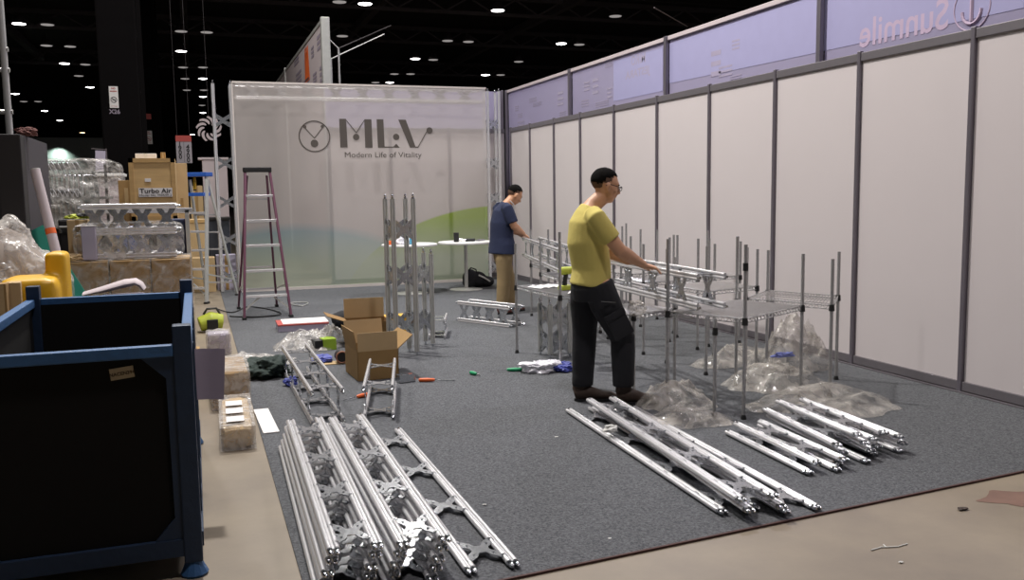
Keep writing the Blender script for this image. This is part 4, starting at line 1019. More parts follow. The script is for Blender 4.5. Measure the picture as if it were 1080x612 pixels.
# ================================================================== CLUTTER BEHIND THE BLUE BIN
# dark booth at the far left
t = thing('dark_booth', 'dark grey panelled booth wall at the far left', 'booth', (-1.2, 7.66, 0))
MB().b2((-3, 0, 0), (-.16, 1.3, 1.86)).build('front_panel', M['dark'], t); MB().b2((-.17, -.01, 0), (0, .16, 2.0), bev=.01).build('corner_post', M['dark2'], t)
MB().b2((-.02, .16, 0), (0, 1.3, 1.0)).build('side_panel', mat('grey_side_panel', '#3d393c', .6), t); MB().b2((-.02, .16, 1.01), (0, 1.3, 2.0)).build('side_panel', mat('grey_side_panel_upper', '#37343a', .6), t)
MB().b2((-3, -.03, 1.86), (-.17, 0, 2.02)).build('fascia', M['dark2'], t); MB().b2((-3, -.04, 1.85), (-.17, -.03, 1.87)).build('trim_strip', M['grey_steel'], t)
tag(crumple('red_cloth', mat('dull_red_cloth', '#5d3a35', .9), (.08, .07, .05), 61, .3, 3, 4, loc=(-1.21, 7.95, 2.0)), 'small dull red bundle on top of the dark booth', 'cloth')
q = aty(12, 126, 8.5)
t = thing('pipe_stand', 'grey vertical pipe with clamps at the far left edge', 'pipe', (q.x-.02, 8.5, 0))
MB().cyl((0, 0, 0), (0, 0, 5.2), .028, 10).build('pipe', M['alu_dull'], t, True)
for px, py in ((4, 52), (10, 74), (12, 118)): z = aty(px, py, 8.5).z; MB().tube([(-.2, 0, z), (.0, 0, z), (.035, 0, z)], .02, 8).build('clamp', M['alu_dull'], t, True)
# wrapped load at far left, yellow tarpaulin, cartons
t = thing('wrapped_load', 'silvery plastic wrapped load on a pallet at the left edge', 'wrapped load', (-1.32, 7.1, 0))
m = MB(); m.loft([((0, 0, 0), .42, .36), ((0, 0, .95), .42, .36), ((-.08, 0, 1.15), .30, .3), ((-.14, 0, 1.3), .16, .2)], 20, side=(1, 0, 0)); m.build('carton_body', mat('greyish_carton', '#8f857c', .8), t, True)
MB().box((.1, -.375, .9), (.3, .01, .1)).build('white_label', M['paper'], t)
o = crumple('stretch_wrap', M['film'], (.50, .44, .74), 71, .10, 4.2, 6, flat=False, parent=t, loc=(-.03, 0, .66))
y0, y1 = aty(5, 284, 6.5), aty(62, 312, 6.5)
t = thing('tarpaulin_bundle', 'shiny yellow plastic bundle behind the far rim of the blue bin', 'bundle', ((y0.x+y1.x)/2, 6.5, 0))
w_ = y1.x-y0.x
organic(MB().box((0, 0, y0.z/2-.03), (w_+.04, .4, y0.z-.04), bev=.07).box((w_*.46, .15, y0.z/2+.05), (.13, .25, y0.z+.09), bev=.03), 'plastic_cover', M['yellow'], t, .016, 4)
for k, (px0, px1, py, y, lab) in enumerate(((-3, 8, 299, 6.15, 'brown carton at the left image edge in front of the yellow bundle'), (6, 22, 298, 6.25, 'paler carton standing right of the brown one, before the yellow bundle'))):
    a, b_ = aty(px0, py, y), aty(px1, py, y)
    t = thing('carton', lab, 'box', ((a.x+b_.x)/2, y, 0), .1*k); MB().box((0, 0, a.z/2), (b_.x-a.x, .12, a.z), bev=.004).build('carton_body', M['card'] if not k else M['card_lt'], t); MB().box((0, -.061, a.z*.5), (.03, .002, a.z)).build('tape_strip', M['card_lt'], t)
# pallet of wrapped cartons
pz = aty(150, 273, 8.2).z
ps = []
for k in range(3):
    xa = -1.02+.325*k
    for lv in range(2):
        ps.append(wrapped('wrapped_carton', 'wrapped brown carton, %s, %s of the pallet row' % (('left', 'middle', 'right')[k], ('lower layer', 'upper layer')[lv]), (xa+.16, 8.5, .12+lv*(pz-.13)/2), (.31, .6, (pz-.13)/2-.004), 0, M['card'], 0, .006, .012, 80+k+lv*3, film=M['film2'], group='wrapped cartons on the pallet behind the bin'))
t = thing('pallet', 'wooden pallet under the wrapped brown cartons', 'pallet', (-.54, 8.5, 0))
for k in range(6): MB().box((-.46+.185*k, 0, .108), (.12, .7, .02)).build('deck_board', M['wood_dk'], t)
for s in (-.45, 0, .45): MB().box((s, 0, .05), (.09, .7, .095)).build('stringer', M['wood_dk'], t)
for k, (px, w) in enumerate(((137, .05), (114, .04))): pass
# wrapped truss bundle on the cartons
for i, (z, a, b_, S, lab) in enumerate(((pz+.02, -.94, -.13, .2, 'wrapped square truss lying lowest on the brown cartons'), (pz+.24, -.92, -.12, .2, 'bare square truss stacked on the wrapped one behind the bin'))):
    lay(lab, (a, 8.45, 0), (b_, 8.45, 0), S, (.15, .38, .62, .86), z)
t = thing('wrap_bundle', 'clear film around the lower truss on the brown cartons', 'plastic wrap', (-.535, 8.45, pz+.012))
o = sleeve('film_sleeve', M['film2'], (.86, .30, .30), 90, .012, t, (0, 0, .14))
q0, q1 = aty(86, 222, 8.9), aty(203, 222, 8.9)
t = thing('aluminium_bar', 'long aluminium bar spanning in front of the wooden crate', 'bar', (0, 8.9, 0)); MB().bar((q0.x, 0, q0.z), (q1.x, 0, q1.z), .035, .05, bev=.008).build('bar', M['alu'], t)
for x in (q0.x+.05, q1.x-.05): MB().box((x, .0, q0.z/2), (.035, .035, q0.z-.03)).build('leg', M['alu_dull'], t)
a, b_ = aty(81, 243, 8.0), aty(98, 265, 8.0)
t = thing('lavender_box', 'pale lavender box standing on the cartons, left of the trusses', 'box', ((a.x+b_.x)/2, 8.32, pz)); MB().box((0, 0, (a.z-pz)/2+.01), (b_.x-a.x, .1, a.z-pz+.02), bev=.004).build('carton_body', M['lav'], t); MB().box((-.02, 0, a.z-pz+.024), (b_.x-a.x+.05, .11, .006)).build('lid', M['paper'], t)
tag(crumple('brown_paper_bag', M['card_lt'], (.11, .09, .04), 92, .25, 3, 4, loc=(-1.0, 8.3, pz)), 'crumpled brown paper on the left end of the cartons', 'paper')
# blue and plum things between trusses and crate
bx = aty(188, 248, 8.9)
t = thing('blue_panel_cart', 'dark blue padded panel right of the wrapped trusses', 'panel', (bx.x, 9.1, 0)); MB().box((0, 0, .66), (.13, .2, 1.3), bev=.015).build('pad', mat('dark_blue_vinyl', '#2c3350', .6), t); MB().box((.075, -.02, .67), (.02, .2, 1.34)).build('plum_edge', M['purple'], t)
for i, (px, lab) in enumerate(((103, 'black speaker-like case behind the trusses, left one'), (168, 'black case behind the trusses, right one'))):
    q = aty(px, 243, 9.2); t = thing('equipment_case', lab, 'case', (q.x, 9.3, 0)); MB().box((0, 0, .63), (.2, .25, 1.26), bev=.02).build('case_body', M['dark2'], t); MB().box((0, -.13, 1.1), (.05, .01, .2), bev=.004).build('pale_patch', M['litter'], t)
t = thing('blue_crate', 'small royal blue crate seen between the trusses', 'crate', (aty(135, 243, 9.3).x, 9.4, 0)); MB().box((0, 0, .62), (.22, .25, 1.24), bev=.01).build('crate_body', M['blue'], t); MB().box((0, -.128, .62), (.02, .006, 1.2)).build('rib', M['navy'], t)
q = aty(87, 235, 8.9); t = thing('work_gloves', 'yellow and black work gloves lying on the truss bundle', 'gloves', (q.x, 8.6, pz+.335))
o = crumple('glove', M['lime'], (.10, .07, .03), 95, .3, 3, 4, parent=t); o = crumple('glove', M['black'], (.06, .05, .025), 96, .3, 3, 4, parent=t, loc=(.05, -.02, .02))
t = thing('brown_carton', 'brown carton carrying the gloves left of the trusses', 'box', (q.x, 8.6, pz)); MB().box((0, 0, .165), (.16, .18, .33), bev=.004).build('carton_body', M['card_lt'], t); MB().box((0, -.091, .165), (.03, .002, .33)).build('tape_strip', M['card'], t)
# the Turbo Air crate
a, b_ = aty(135, 167, 10.4), aty(187, 221, 10.4); cw = b_.x-a.x; cx = (a.x+b_.x)/2; cz0, cz1 = aty(160, 236, 10.4).z, aty(160, 167, 10.4).z
t = thing('wooden_crate', 'plywood crate with a white brand label, behind the truss bundle', 'crate', (cx, 10.7, 0)); dd = .6
MB().b2((-cw/2, -dd/2, .62), (cw/2, dd/2, cz1), bev=.004).build('crate_body', M['wood'], t)
f = MB(); y = -dd/2-.008; hh = .045
f.b2((-cw/2, y, cz1-hh), (cw/2, y+.012, cz1)).b2((-cw/2, y, cz0), (cw/2, y+.012, cz0+hh*1.8)).b2((-cw/2, y, cz0), (-cw/2+hh, y+.012, cz1)).b2((cw/2-hh, y, cz0), (cw/2, y+.012, cz1)); f.build('batten', M['wood_dk'], t)
la, lb2 = aty(146, 198.5, 10.4), aty(182, 207.5, 10.4); lx, lz = (la.x+lb2.x)/2-cx, (la.z+lb2.z)/2
MB().box((lx, y-.002, lz), (lb2.x-la.x, .004, la.z-lb2.z)).build('brand_label', M['paper'], t)
text_mesh('Turbo Air', .068, 'label_lettering', M['inkblack'], t, face_xz((lx, y-.005, lz+.014)), bold=.0015, sx=1.12); text_mesh('Model No. MSR49-2', .03, 'label_lettering', M['inkblack'], t, face_xz((lx, y-.005, lz-.03)), sx=1.3)
q = aty(156, 190, 10.4); MB().box((q.x-cx, y+.004, q.z), (.06, .004, .035)).build('stick_on_note', M['paper'], t)
t2 = thing('pale_carton', 'long white carton lying on top of the wooden crate', 'box', (aty(154, 164, 10.6).x, 10.6, cz1)); MB().box((0, 0, .028), (.21, .15, .055), bev=.003).build('carton_body', M['paper'], t2); MB().box((0, -.076, .028), (.03, .002, .055)).build('tape_strip', M['litter'], t2)
t2 = thing('small_carton', 'small brown carton standing on the right of the wooden crate top', 'box', (aty(172, 164, 10.6).x, 10.6, cz1)); MB().box((0, 0, .035), (.05, .07, .07), bev=.003).build('carton_body', M['card'], t2); MB().box((0, -.036, .035), (.012, .002, .07)).build('tape_strip', M['card_lt'], t2)
a = aty(188, 172, 10.9); b_ = aty(196, 220, 10.9)
t2 = thing('shipping_carton', 'pale plywood box close behind the right side of the wooden crate', 'box', ((a.x+b_.x)/2-.01, 11.2, 0)); MB().box((0, 0, a.z/2), (.14, .4, a.z), bev=.004).build('carton_body', M['card_lt'], t2); MB().box((0, -.202, a.z*.75), (.03, .004, .16)).build('printed_mark', M['card'], t2)
a = aty(131, 190, 10.9); t2 = thing('shipping_carton', 'narrow brown carton close behind the left side of the wooden crate', 'box', (a.x, 11.3, 0)); MB().box((0, 0, a.z/2), (.16, .4, a.z), bev=.004).build('carton_body', M['card'], t2); MB().box((0, -.202, a.z*.6), (.04, .004, a.z*.7)).build('tape_strip', M['card_lt'], t2)
# stacked chrome chairs in film, two tiers
def chair(label, loc, rz):
    t = thing('folding_chair', label, 'chair', loc, rz, 'chrome chairs stacked under clear film')
    for s in (-1, 1): MB().tube([(s*.2, -.2, 0), (s*.2, -.16, .42), (s*.19, -.02, .46), (s*.19, .2, .45)], .012, 6).build('leg', M['alu'], t, True); MB().tube([(s*.2, .24, 0), (s*.19, .2, .45), (s*.18, .28, .66), (s*.14, .31, .74), (0, .32, .76)], .012, 6).build('back_frame', M['alu'], t, True)
    MB().box((0, .0, .46), (.36, .38, .02), bev=.008).build('seat', M['grey_steel'], t); MB().box((0, .28, .64), (.34, .02, .14), bev=.008).build('backrest', M['grey_steel'], t); return t
ch = None
xa, xb = aty(50, 210, 11.6).x, aty(106, 210, 11.6).x
for tier, zz in enumerate((aty(60, 236, 11.6).z-.02, aty(60, 208, 11.6).z)):
    for k in range(8):
        lab = 'stacked chrome chair, %s from the left in the %s tier under clear film' % (ORD(k+1), ('lower', 'upper')[tier])
        loc = (xa+.02+(xb-xa-.2)*k/7, 11.8, zz); s = .55
        if ch is None: ch = chair(lab, loc, 2.4); ch.scale = (s, s, s)
        else: dup(ch, lab, loc, (0, 0, 2.4))
    tag(MB().b2((xa-.1, 11.55, zz-.03), (xb+.1, 12.1, zz)).build('stack_board', M['grey_steel']), '%s shelf board carrying a tier of stacked chrome chairs' % ('lower', 'upper')[tier], 'board')
t = thing('storage_rack', 'dark storage rack under the stacked chrome chairs', 'rack', ((xa+xb)/2, 11.85, 0))
zz = aty(60, 236, 11.6).z-.055; MB().box((0, 0, zz/2), (xb-xa, .5, zz), bev=.01).build('cabinet', M['dark2'], t)
for s in (-1, 1): MB().box((s*((xb-xa)/2+.05), .0, 1.05), (.03, .03, 2.1 if False else aty(60, 208, 11.6).z*2-2.1 if False else 1.75)).build('upright', M['dark2'], t)
o = tag(sleeve('film_cover', M['film2'], ((xb-xa)+.34, .62, .78), 97, .03, None, ((xa+xb)/2+.06, 11.82, aty(60, 205, 11.6).z)), 'clear film stretched over the stacked chrome chairs', 'plastic wrap')
# skirted white table, hanging sheet, pole, teal board
a, b_ = aty(103, 183, 13), aty(131, 222, 13)
t = thing('skirted_counter', 'white pleated counter behind the stacked chairs', 'counter', ((a.x+b_.x)/2, 13.2, 0)); w_ = b_.x-a.x
m = MB(); nn = 40; m.add([(-w_/2+w_*i/nn, -.2+.012*(i % 2), z) for z in (.02, a.z-.03) for i in range(nn+1)], [(i, i+1, nn+2+i, nn+1+i) for i in range(nn)])
m.build('pleated_skirt', M['flagw'], t); MB().box((0, 0, a.z-.02), (w_+.06, .5, .04), bev=.008).build('counter_top', M['white'], t); MB().box((0, .05, a.z/2-.02), (w_-.03, .36, a.z-.05)).build('cabinet', M['grey_steel'], t)
a = aty(106, 170, 16); t = thing('hanging_sheet', 'pale sheet hanging on a post left of the nearer column', 'sheet', (a.x, 16, 0)); MB().box((0, 0, a.z), (.15, .01, .33), rot=(0, .05, 0)).build('sheet', M['lav'], t); MB().cyl((.09, .02, 0), (.09, .02, a.z+.2), .012, 6).build('post', M['beam'], t); MB().bar((-.12, .0, a.z+.2), (.1, .0, a.z+.18), .015, .015).build('arm', M['beam'], t)
a, b_ = aty(37, 179, 7.62), aty(62, 278, 7.45)
t = thing('cardboard_tube', 'long white tube with an orange band leaning beside the dark booth', 'tube', (0, 0, 0)); d_ = (a-b_); foot = b_-d_*(b_.z/d_.z)
MB().cyl(foot+Vector((0, 0, .01)), a, .035, 14).build('tube', M['flagw'], t, True); f = (b_.z-foot.z)/(a.z-foot.z); c_ = foot.lerp(a, f+(1-f)*.34); MB().cyl(c_-d_*.03, c_+d_*.03, .037, 14).build('orange_band', M['orange'], t, True); MB().cyl(a-d_*.004, a+d_*.003, .0355, 14).build('end_cap', M['litter'], t, True)
a, b_ = aty(38, 241, 7.86), aty(55, 268, 7.84)
t = thing('teal_board', 'teal board leaning behind the silvery wrapped load', 'board', (0, 0, 0)); d_ = a-b_; foot = b_-d_*(b_.z/d_.z)
MB().bar(foot+Vector((0, 0, .02)), a, .11, .02, up=(0, -1, .2)).build('panel', M['teal'], t)
a = aty(78, 260, 9.0); t = thing('black_cart', 'black cart between the white tube and the lavender box', 'cart', (a.x, 9.6, 0)); MB().box((0, 0, .72), (.34, .4, 1.2), bev=.02).build('cart_body', M['dark2'], t); MB().tube([(-.15, -.21, 1.2), (-.15, -.26, 1.25), (.15, -.26, 1.25), (.15, -.21, 1.2)], .012, 6).build('handle', M['grey_steel'], t, True)
for s in (-.12, .12):
    for yy in (-.15, .15): MB().tube([(s-.012, yy, .06), (s+.012, yy, .06)], .06, 12).build('wheel', M['rubber'], t, True)
# framed picture, cabinets and crates behind the aluminium ladder
a, b_ = aty(119, 197, 14), aty(131, 215, 14); t = thing('framed_picture', 'small dark framed picture left of the wooden crate', 'picture', ((a.x+b_.x)/2, 14, 0)); z = (a.z+b_.z)/2; MB().box((0, 0, z), (.17, .02, .27)).build('frame', M['grey_steel'], t); MB().box((0, -.012, z), (.14, .006, .24)).build('image', M['dark2'], t); MB().cyl((0, .02, 0), (0, .02, z), .012, 6).build('stand', M['beam'], t)
MB().tube([(-.04, -.016, z-.05), (.02, -.016, z+.05), (.04, -.016, z-.02)], .006, 5).build('line_drawing', M['litter'], t)
a, b_ = aty(213, 168, 18), aty(242, 226, 18); t = thing('white_cabinet', 'off white cabinet behind the lattice tower', 'cabinet', ((a.x+b_.x)/2, 18.3, 0)); MB().box((0, 0, a.z/2), (b_.x-a.x, .5, a.z), bev=.01).build('carcass', M['flagw'], t); MB().box((-.02, 0, a.z+.015), (b_.x-a.x+.1, .55, .04)).build('cornice', M['flagw'], t); MB().box((.0, -.256, a.z/2), (.008, .006, a.z-.1)).build('door_gap', M['ink'], t)
a, b_ = aty(192, 232, 15.5), aty(218, 265, 15.5); t = thing('shipping_crate', 'tan crate behind the lower steps of the aluminium ladder', 'crate', ((a.x+b_.x)/2, 15.8, 0)); MB().box((0, 0, a.z/2), (b_.x-a.x, .5, a.z), bev=.006).build('crate_body', M['card_lt'], t); MB().box((.04, -.255, a.z*.38), (.28, .01, .1), bev=.004).build('forklift_slot', M['wood_dk'], t); MB().box((0, -.256, a.z-.03), (b_.x-a.x, .012, .05)).build('batten', M['wood_dk'], t)
a, b_ = aty(219, 235, 15.6), aty(244, 268, 15.6); t = thing('storage_tote', 'dark slate tote behind the lattice tower and ladder', 'tote', ((a.x+b_.x)/2, 15.9, 0)); MB().box((0, 0, .62), (b_.x-a.x, .4, a.z-.62+.62), bev=.02).build('tote_body', mat('slate_plastic', '#2c3038', .5), t); MB().box((0, 0, a.z*.5+.62-.02), (b_.x-a.x+.04, .44, .05), bev=.012).build('lid', M['dark2'], t)
for k, (px0, px1, pt, pb_, y, m, lab) in enumerate(((203, 228, 273, 300, 15.0, 'card_lt', 'wide tan carton on the floor under the aluminium ladder'), (228, 250, 270, 292, 15.2, 'lav', 'lavender carton low behind the lattice tower foot'), (200, 215, 196, 226, 17.5, 'card_lt', 'tan carton seen through the top of the aluminium ladder'), (216, 226, 232, 250, 17.2, 'card', 'brown carton standing just right of the ladder steps'))):
    a, b_ = aty(px0, pt, y), aty(px1, pb_, y); t = thing('carton', lab, 'box', ((a.x+b_.x)/2, y+.25, 0)); MB().box((0, 0, a.z/2), (b_.x-a.x, .4, a.z), bev=.004).build('carton_body', M[m], t); MB().box((0, -.201, a.z/2), (.05, .002, a.z)).build('tape_strip', M['card'] if m != 'card' else M['card_lt'], t)
q = aty(207, 196, 13.6); t = thing('caulk_tube', 'yellow tube standing on the blue ladder step', 'tube', (q.x-.02, 13.95, 1.60)); MB().lathe([(.022, 0), (.022, .18), (.008, .2), (.005, .25)], 12).build('cartridge', M['yellow'], t, True); MB().lathe([(.0225, .0), (.0225, .02)], 12).build('base_ring', M['black'], t)
# white roll peeking over the far rim
q = aty(128, 296, 6.1); t = thing('plastic_roll', 'white plastic roll end rising behind the far rim of the bin', 'roll', (q.x, 6.12, 0))
m = MB(); m.loft([((-.22, 0, q.z-.075), .09, .012), ((-.1, 0, q.z-.05), .10, .02), ((.02, 0, q.z-.02), .10, .026), ((.08, 0, q.z-.012), .10, .022), ((.11, 0, q.z-.03), .09, .018), ((.13, 0, q.z-.06), .09, .012)], 18); m.build('roll_end', M['flagw'], t, True)
MB().box((0, 0, (q.z-.09)/2), (.26, .2, q.z-.09), bev=.02).build('sleeve', M['lav'], t)
tag(crumple('white_sheet', M['paper'], (.1, .08, .04), 98, .3, 3, 4, loc=(aty(168, 299, 6.1).x, 6.1, .93)), 'white crumpled sheet behind the bin rim, right of the roll', 'sheet') if False else None

# ================================================================== PEOPLE
def finger(mb, p, dirs, r0, r1, L):
    """a bent chain: dirs are the three bone directions"""
    pts = [Vector(p)]; 
    for d, l in zip(dirs, (.45, .32, .23)): pts.append(pts[-1]+Vector(d).normalized()*L*l)
    mb.tube(pts, [r0, r0*.97, r0*.9, r1], 8)
def hand(mb, wrist, fwd, side, nrm, s=1., curl=.5, thumb=1):
    """palm from the wrist along fwd; side = towards the thumb; nrm = palm side"""
    w, f, sd, nn = Vector(wrist), Vector(fwd).normalized(), Vector(side).normalized(), Vector(nrm).normalized()
    mb.loft([(w-f*.03*s, .026*s, .019*s), (w+f*.01*s, .03*s, .018*s), (w+f*.05*s, .039*s, .017*s), (w+f*.085*s, .040*s, .014*s), (w+f*.098*s, .036*s, .011*s)], 14, side=sd)
    for k, (o, L) in enumerate(((.029, .074), (.0105, .083), (-.0085, .078), (-.027, .062))):
        a = w+f*(.088-.004*abs(k-1))*s+sd*o*s
        c = curl*(1+.08*k)
        d1 = f+nn*c*.7; d2 = f*(1-.7*c)+nn*c*1.3; d3 = f*(1-1.25*c)+nn*c*1.4
        finger(mb, a, (d1, d2, d3), .0088*s, .0068*s, L*s)
    a = w+f*.03*s+sd*.026*s
    finger(mb, a, (f*.75+sd*.75+nn*.3, f+sd*.25+nn*.45, f+nn*.5), .0115*s, .008*s, .085*s)
def head_mesh(mb, c, s=1., pitch=0.):
    """face looks along +x; pitch > 0 looks down"""
    Rm = Matrix.Rotation(pitch, 3, 'Y'); C = Vector(c)
    def P(x, y, z): return C+Rm @ Vector((x*s, y*s, z*s))
    e = lambda p, r: mb.ell(P(*p), tuple(q*s for q in r), (0, pitch, 0))
    e((-.012, 0, .035), (.098, .077, .088)); e((.012, 0, -.01), (.083, .069, .09)); e((.03, 0, -.065), (.058, .054, .052)); e((.062, 0, -.088), (.022, .026, .02))
    e((.06, 0, .03), (.036, .058, .03)); e((.083, 0, .022), (.012, .05, .009))                      # brow
    for sy in (-1, 1):
        e((.062, sy*.034, -.024), (.026, .024, .024)); e((.078, sy*.031, .004), (.012, .015, .009))
        e((-.004, sy*.077, -.008), (.019, .010, .031)); e((.0, sy*.083, .004), (.016, .007, .016)); e((-.002, sy*.079, -.03), (.010, .008, .011))
    mb.tube([P(.088, 0, .018), P(.101, 0, -.006), P(.112, 0, -.024), P(.098, 0, -.033)], [.010*s, .011*s, .0145*s, .011*s], 10)
    e((.098, .012, -.03), (.009, .008, .007)); e((.098, -.012, -.03), (.009, .008, .007))
    e((.088, 0, -.05), (.013, .024, .007)); e((.086, 0, -.062), (.013, .021, .008))
    return P
def hair_cap(c, s, pitch, parent, top=1.0):
    hair_shell(c, s, pitch, parent, top, M['stubble'], (.03, .028, .012, -.058), .982, 'clipped_sides')
    return hair_shell(c, s, pitch, parent, top, M['hair'], (.080, .066, .05, .0), 1., 'hair')
def hair_shell(c, s, pitch, parent, top, hm, lines, grow, name):
    Rm = Matrix.Rotation(pitch, 3, 'Y'); C = Vector(c); m = MB()
    P = lambda x, y, z: C+Rm @ Vector((x*s, y*s, z*s))
    bm = bmesh.new(); bmesh.ops.create_uvsphere(bm, u_segments=40, v_segments=28, radius=1)
    kill = []
    for v in bm.verts:
        x, y, z = v.co
        q = Vector((x*.103-.014, y*.0795, z*.091*top+.037))
        if z > .3: q.z += .010*top*(z-.3)
        v.co = q
        q = Vector((q.x*grow, q.y*grow, q.z*grow)); v.co = q
        line = (9 if hm is M['stubble'] else lines[0]) if q.x > .03 else (lines[1] if q.x > .008 else (lines[2] if q.x > -.03 else lines[3]))+.006*noise.noise(v.co*60)
        if q.z < line: kill.append(v)
    bmesh.ops.delete(bm, geom=kill, context='VERTS')
    for v in bm.verts: v.co += Vector((0, 0, .0025*noise.noise(v.co*140)))+v.normal*.002*noise.noise(v.co*220); v.co = P(*v.co)
    me = bpy.data.meshes.new(name); bm.to_mesh(me); bm.free(); me.materials.append(hm); me.polygons.foreach_set('use_smooth', [True]*len(me.polygons))
    o = bpy.data.objects.new(name, me); COL.objects.link(o); o.parent = parent
    sd = o.modifiers.new('thickness', 'SOLIDIFY'); sd.thickness = .006; sd.offset = -1
    return o, P
def face_bits(P, s, parent):
    e = MB()
    for sy in (-1, 1): e.ell(P(.0855, sy*.031, .004), (.006*s, .012*s, .0045*s))
    e.build('eye', M['inkblack'], parent, True)
    b = MB()
    for sy in (-1, 1): b.tube([P(.094, sy*.012, .024), P(.092, sy*.033, .029), P(.078, sy*.052, .024)], [.0035*s, .004*s, .002*s], 6)
    b.build('eyebrow', M['hair'], parent, True)
def shoe(mb_u, mb_s, heel, toe, w=.045, lift=0.):
    """upper and sole from heel to toe (ground points)"""
    h, t_ = Vector(heel), Vector(toe); d = (t_-h); L = d.length; d.normalize(); sd = Vector((0, 0, 1)).cross(d).normalized()
    mb_u.loft([(h-d*.005+Vector((0, 0, .05)), w*.6, .035), (h+d*L*.12+Vector((0, 0, .062)), w*.82, .052), (h+d*L*.35+Vector((0, 0, .06)), w*.9, .052), (h+d*L*.6+Vector((0, 0, .045)), w, .036), (h+d*L*.85+Vector((0, 0, .038)), w*.92, .03), (h+d*L*.99+Vector((0, 0, .03)), w*.55, .018)], 16, side=sd)
    n = 20; pts = []
    for k in range(n):
        a = 2*PI*k/n; c_, s_ = math.cos(a), math.sin(a); ww = w*(1.02 if c_ > 0 else .85)
        pts.append((L/2+c_*(L/2+.006), s_*ww))
    m = Matrix((d, sd, d.cross(sd))).transposed().to_4x4(); m.translation = h+Vector((0, 0, .011)); mb_s.prism(pts, .02, m)

# ---- man in yellow: x forward (towards the picture's right), y away from the camera, z up
yx, yy = 2.70, 5.79
ym = thing('person', 'man in yellow t-shirt, black cargo trousers and glasses, hand on truss', 'person', (yx, yy, ZC), -.12); ym.scale = (.985, .985, .985)
HS = 1.0
Pel, Wst, Chs, UC, Nk, Hd = Vector((-.085, 0, .84)), Vector((-.075, 0, .98)), Vector((-.105, 0, 1.17)), Vector((-.105, 0, 1.31)), Vector((-.06, 0, 1.43)), Vector((.03, 0, 1.563))
rS, rE, rW_ = Vector((-.10, -.19, 1.335)), Vector((.06, -.235, 1.115)), Vector((.275, -.13, 1.0))
lS, lE, lW_ = Vector((-.08, .19, 1.335)), Vector((.08, .25, 1.10)), Vector((.28, .17, 1.0))
rH, rK, rA = Vector((-.06, -.095, .84)), Vector((.12, -.115, .48)), Vector((.125, -.115, .13))
lH, lK, lA = Vector((-.09, .09, .84)), Vector((-.105, .085, .46)), Vector((-.125, .07, .11))
b = MB()
b.loft([(Pel-Vector((0, 0, .06)), .15, .11), (Pel, .165, .125), (Wst, .155, .115), (Chs, .17, .125), (UC, .165, .11), (UC+Vector((.01, 0, .07)), .11, .075), (Nk, .058, .06), (Hd-Vector((.015, 0, .07)), .055, .058)], 22)
def arm(b, S_, E_, W2, k=1.):
    b.loft([(S_+Vector((0, 0, .02)), .05*k, .05*k), (S_.lerp(E_, .35), .05*k, .052*k), (S_.lerp(E_, .8), .043*k, .044*k), (E_, .041*k, .043*k), (E_.lerp(W2, .25), .043*k, .044*k), (E_.lerp(W2, .7), .032*k, .032*k), (W2, .027*k, .025*k)], 16)
def leg(b, H0, K, A, k=1.):
    b.loft([(H0+Vector((0, 0, .05)), .085*k, .09*k), (H0.lerp(K, .3), .08*k, .09*k), (H0.lerp(K, .8), .06*k, .062*k), (K, .055*k, .06*k), (K.lerp(A, .3), .05*k, .06*k), (K.lerp(A, .75), .037*k, .04*k), (A, .034*k, .036*k), (A-Vector((0, 0, .04)), .034*k, .04*k)], 16)
arm(b, rS, rE, rW_, 1.13); arm(b, lS, lE, lW_, 1.13); leg(b, rH, rK, rA); leg(b, lH, lK, lA)
hand(b, rW_, (.85, .12, -.22), (.1, 1, .1), (.1, .1, -1), 1.0, .42)
hand(b, lW_, (.95, -.1, -.22), (0, -1, .1), (.1, 0, -1), 1.0, .42)
Pf = head_mesh(b, Hd, 1.0, .24)
organic(b, 'body', M['skin'], ym, .0062, 4)
o, Pq = hair_cap(Hd, 1.0, .24, ym, .95); face_bits(Pq, 1., ym)
gl = MB()
for sy in (-1, 1):
    gl.tube([Pq(.108+.0*k, sy*(.034+.022*math.cos(2*PI*k/14)), .004+.016*math.sin(2*PI*k/14)) for k in range(14)], .0026, 5, closed=True)
    gl.tube([Pq(.107, sy*.056, .010), Pq(.09, sy*.074, .011), Pq(.0, sy*.083, .014), Pq(-.022, sy*.082, .0)], .0028, 5)
gl.tube([Pq(.109, -.012, .006), Pq(.114, 0, .009), Pq(.109, .012, .006)], .0026, 5); gl.build('glasses', M['inkblack'], ym, True)
# shirt
s = MB()
s.loft([(Pel+Vector((.0, 0, .015)), .185, .148), (Pel+Vector((.005, 0, .06)), .182, .142), (Wst, .175, .136), (Chs, .187, .142), (UC, .182, .124), (UC+Vector((.01, 0, .06)), .135, .092), (UC+Vector((.03, 0, .105)), .078, .076)], 26)
for S_, E_ in ((rS, rE), (lS, lE)):
    s.loft([(S_+Vector((.0, -S_.y*.35, .03)), .07, .07), (S_+Vector((0, 0, .012)), .073, .07), (S_.lerp(E_, .35), .070, .073), (S_.lerp(E_, .66), .067, .07)], 18)
so = organic(s, 't_shirt', M['yellow_tee'], ym, .009, 10)
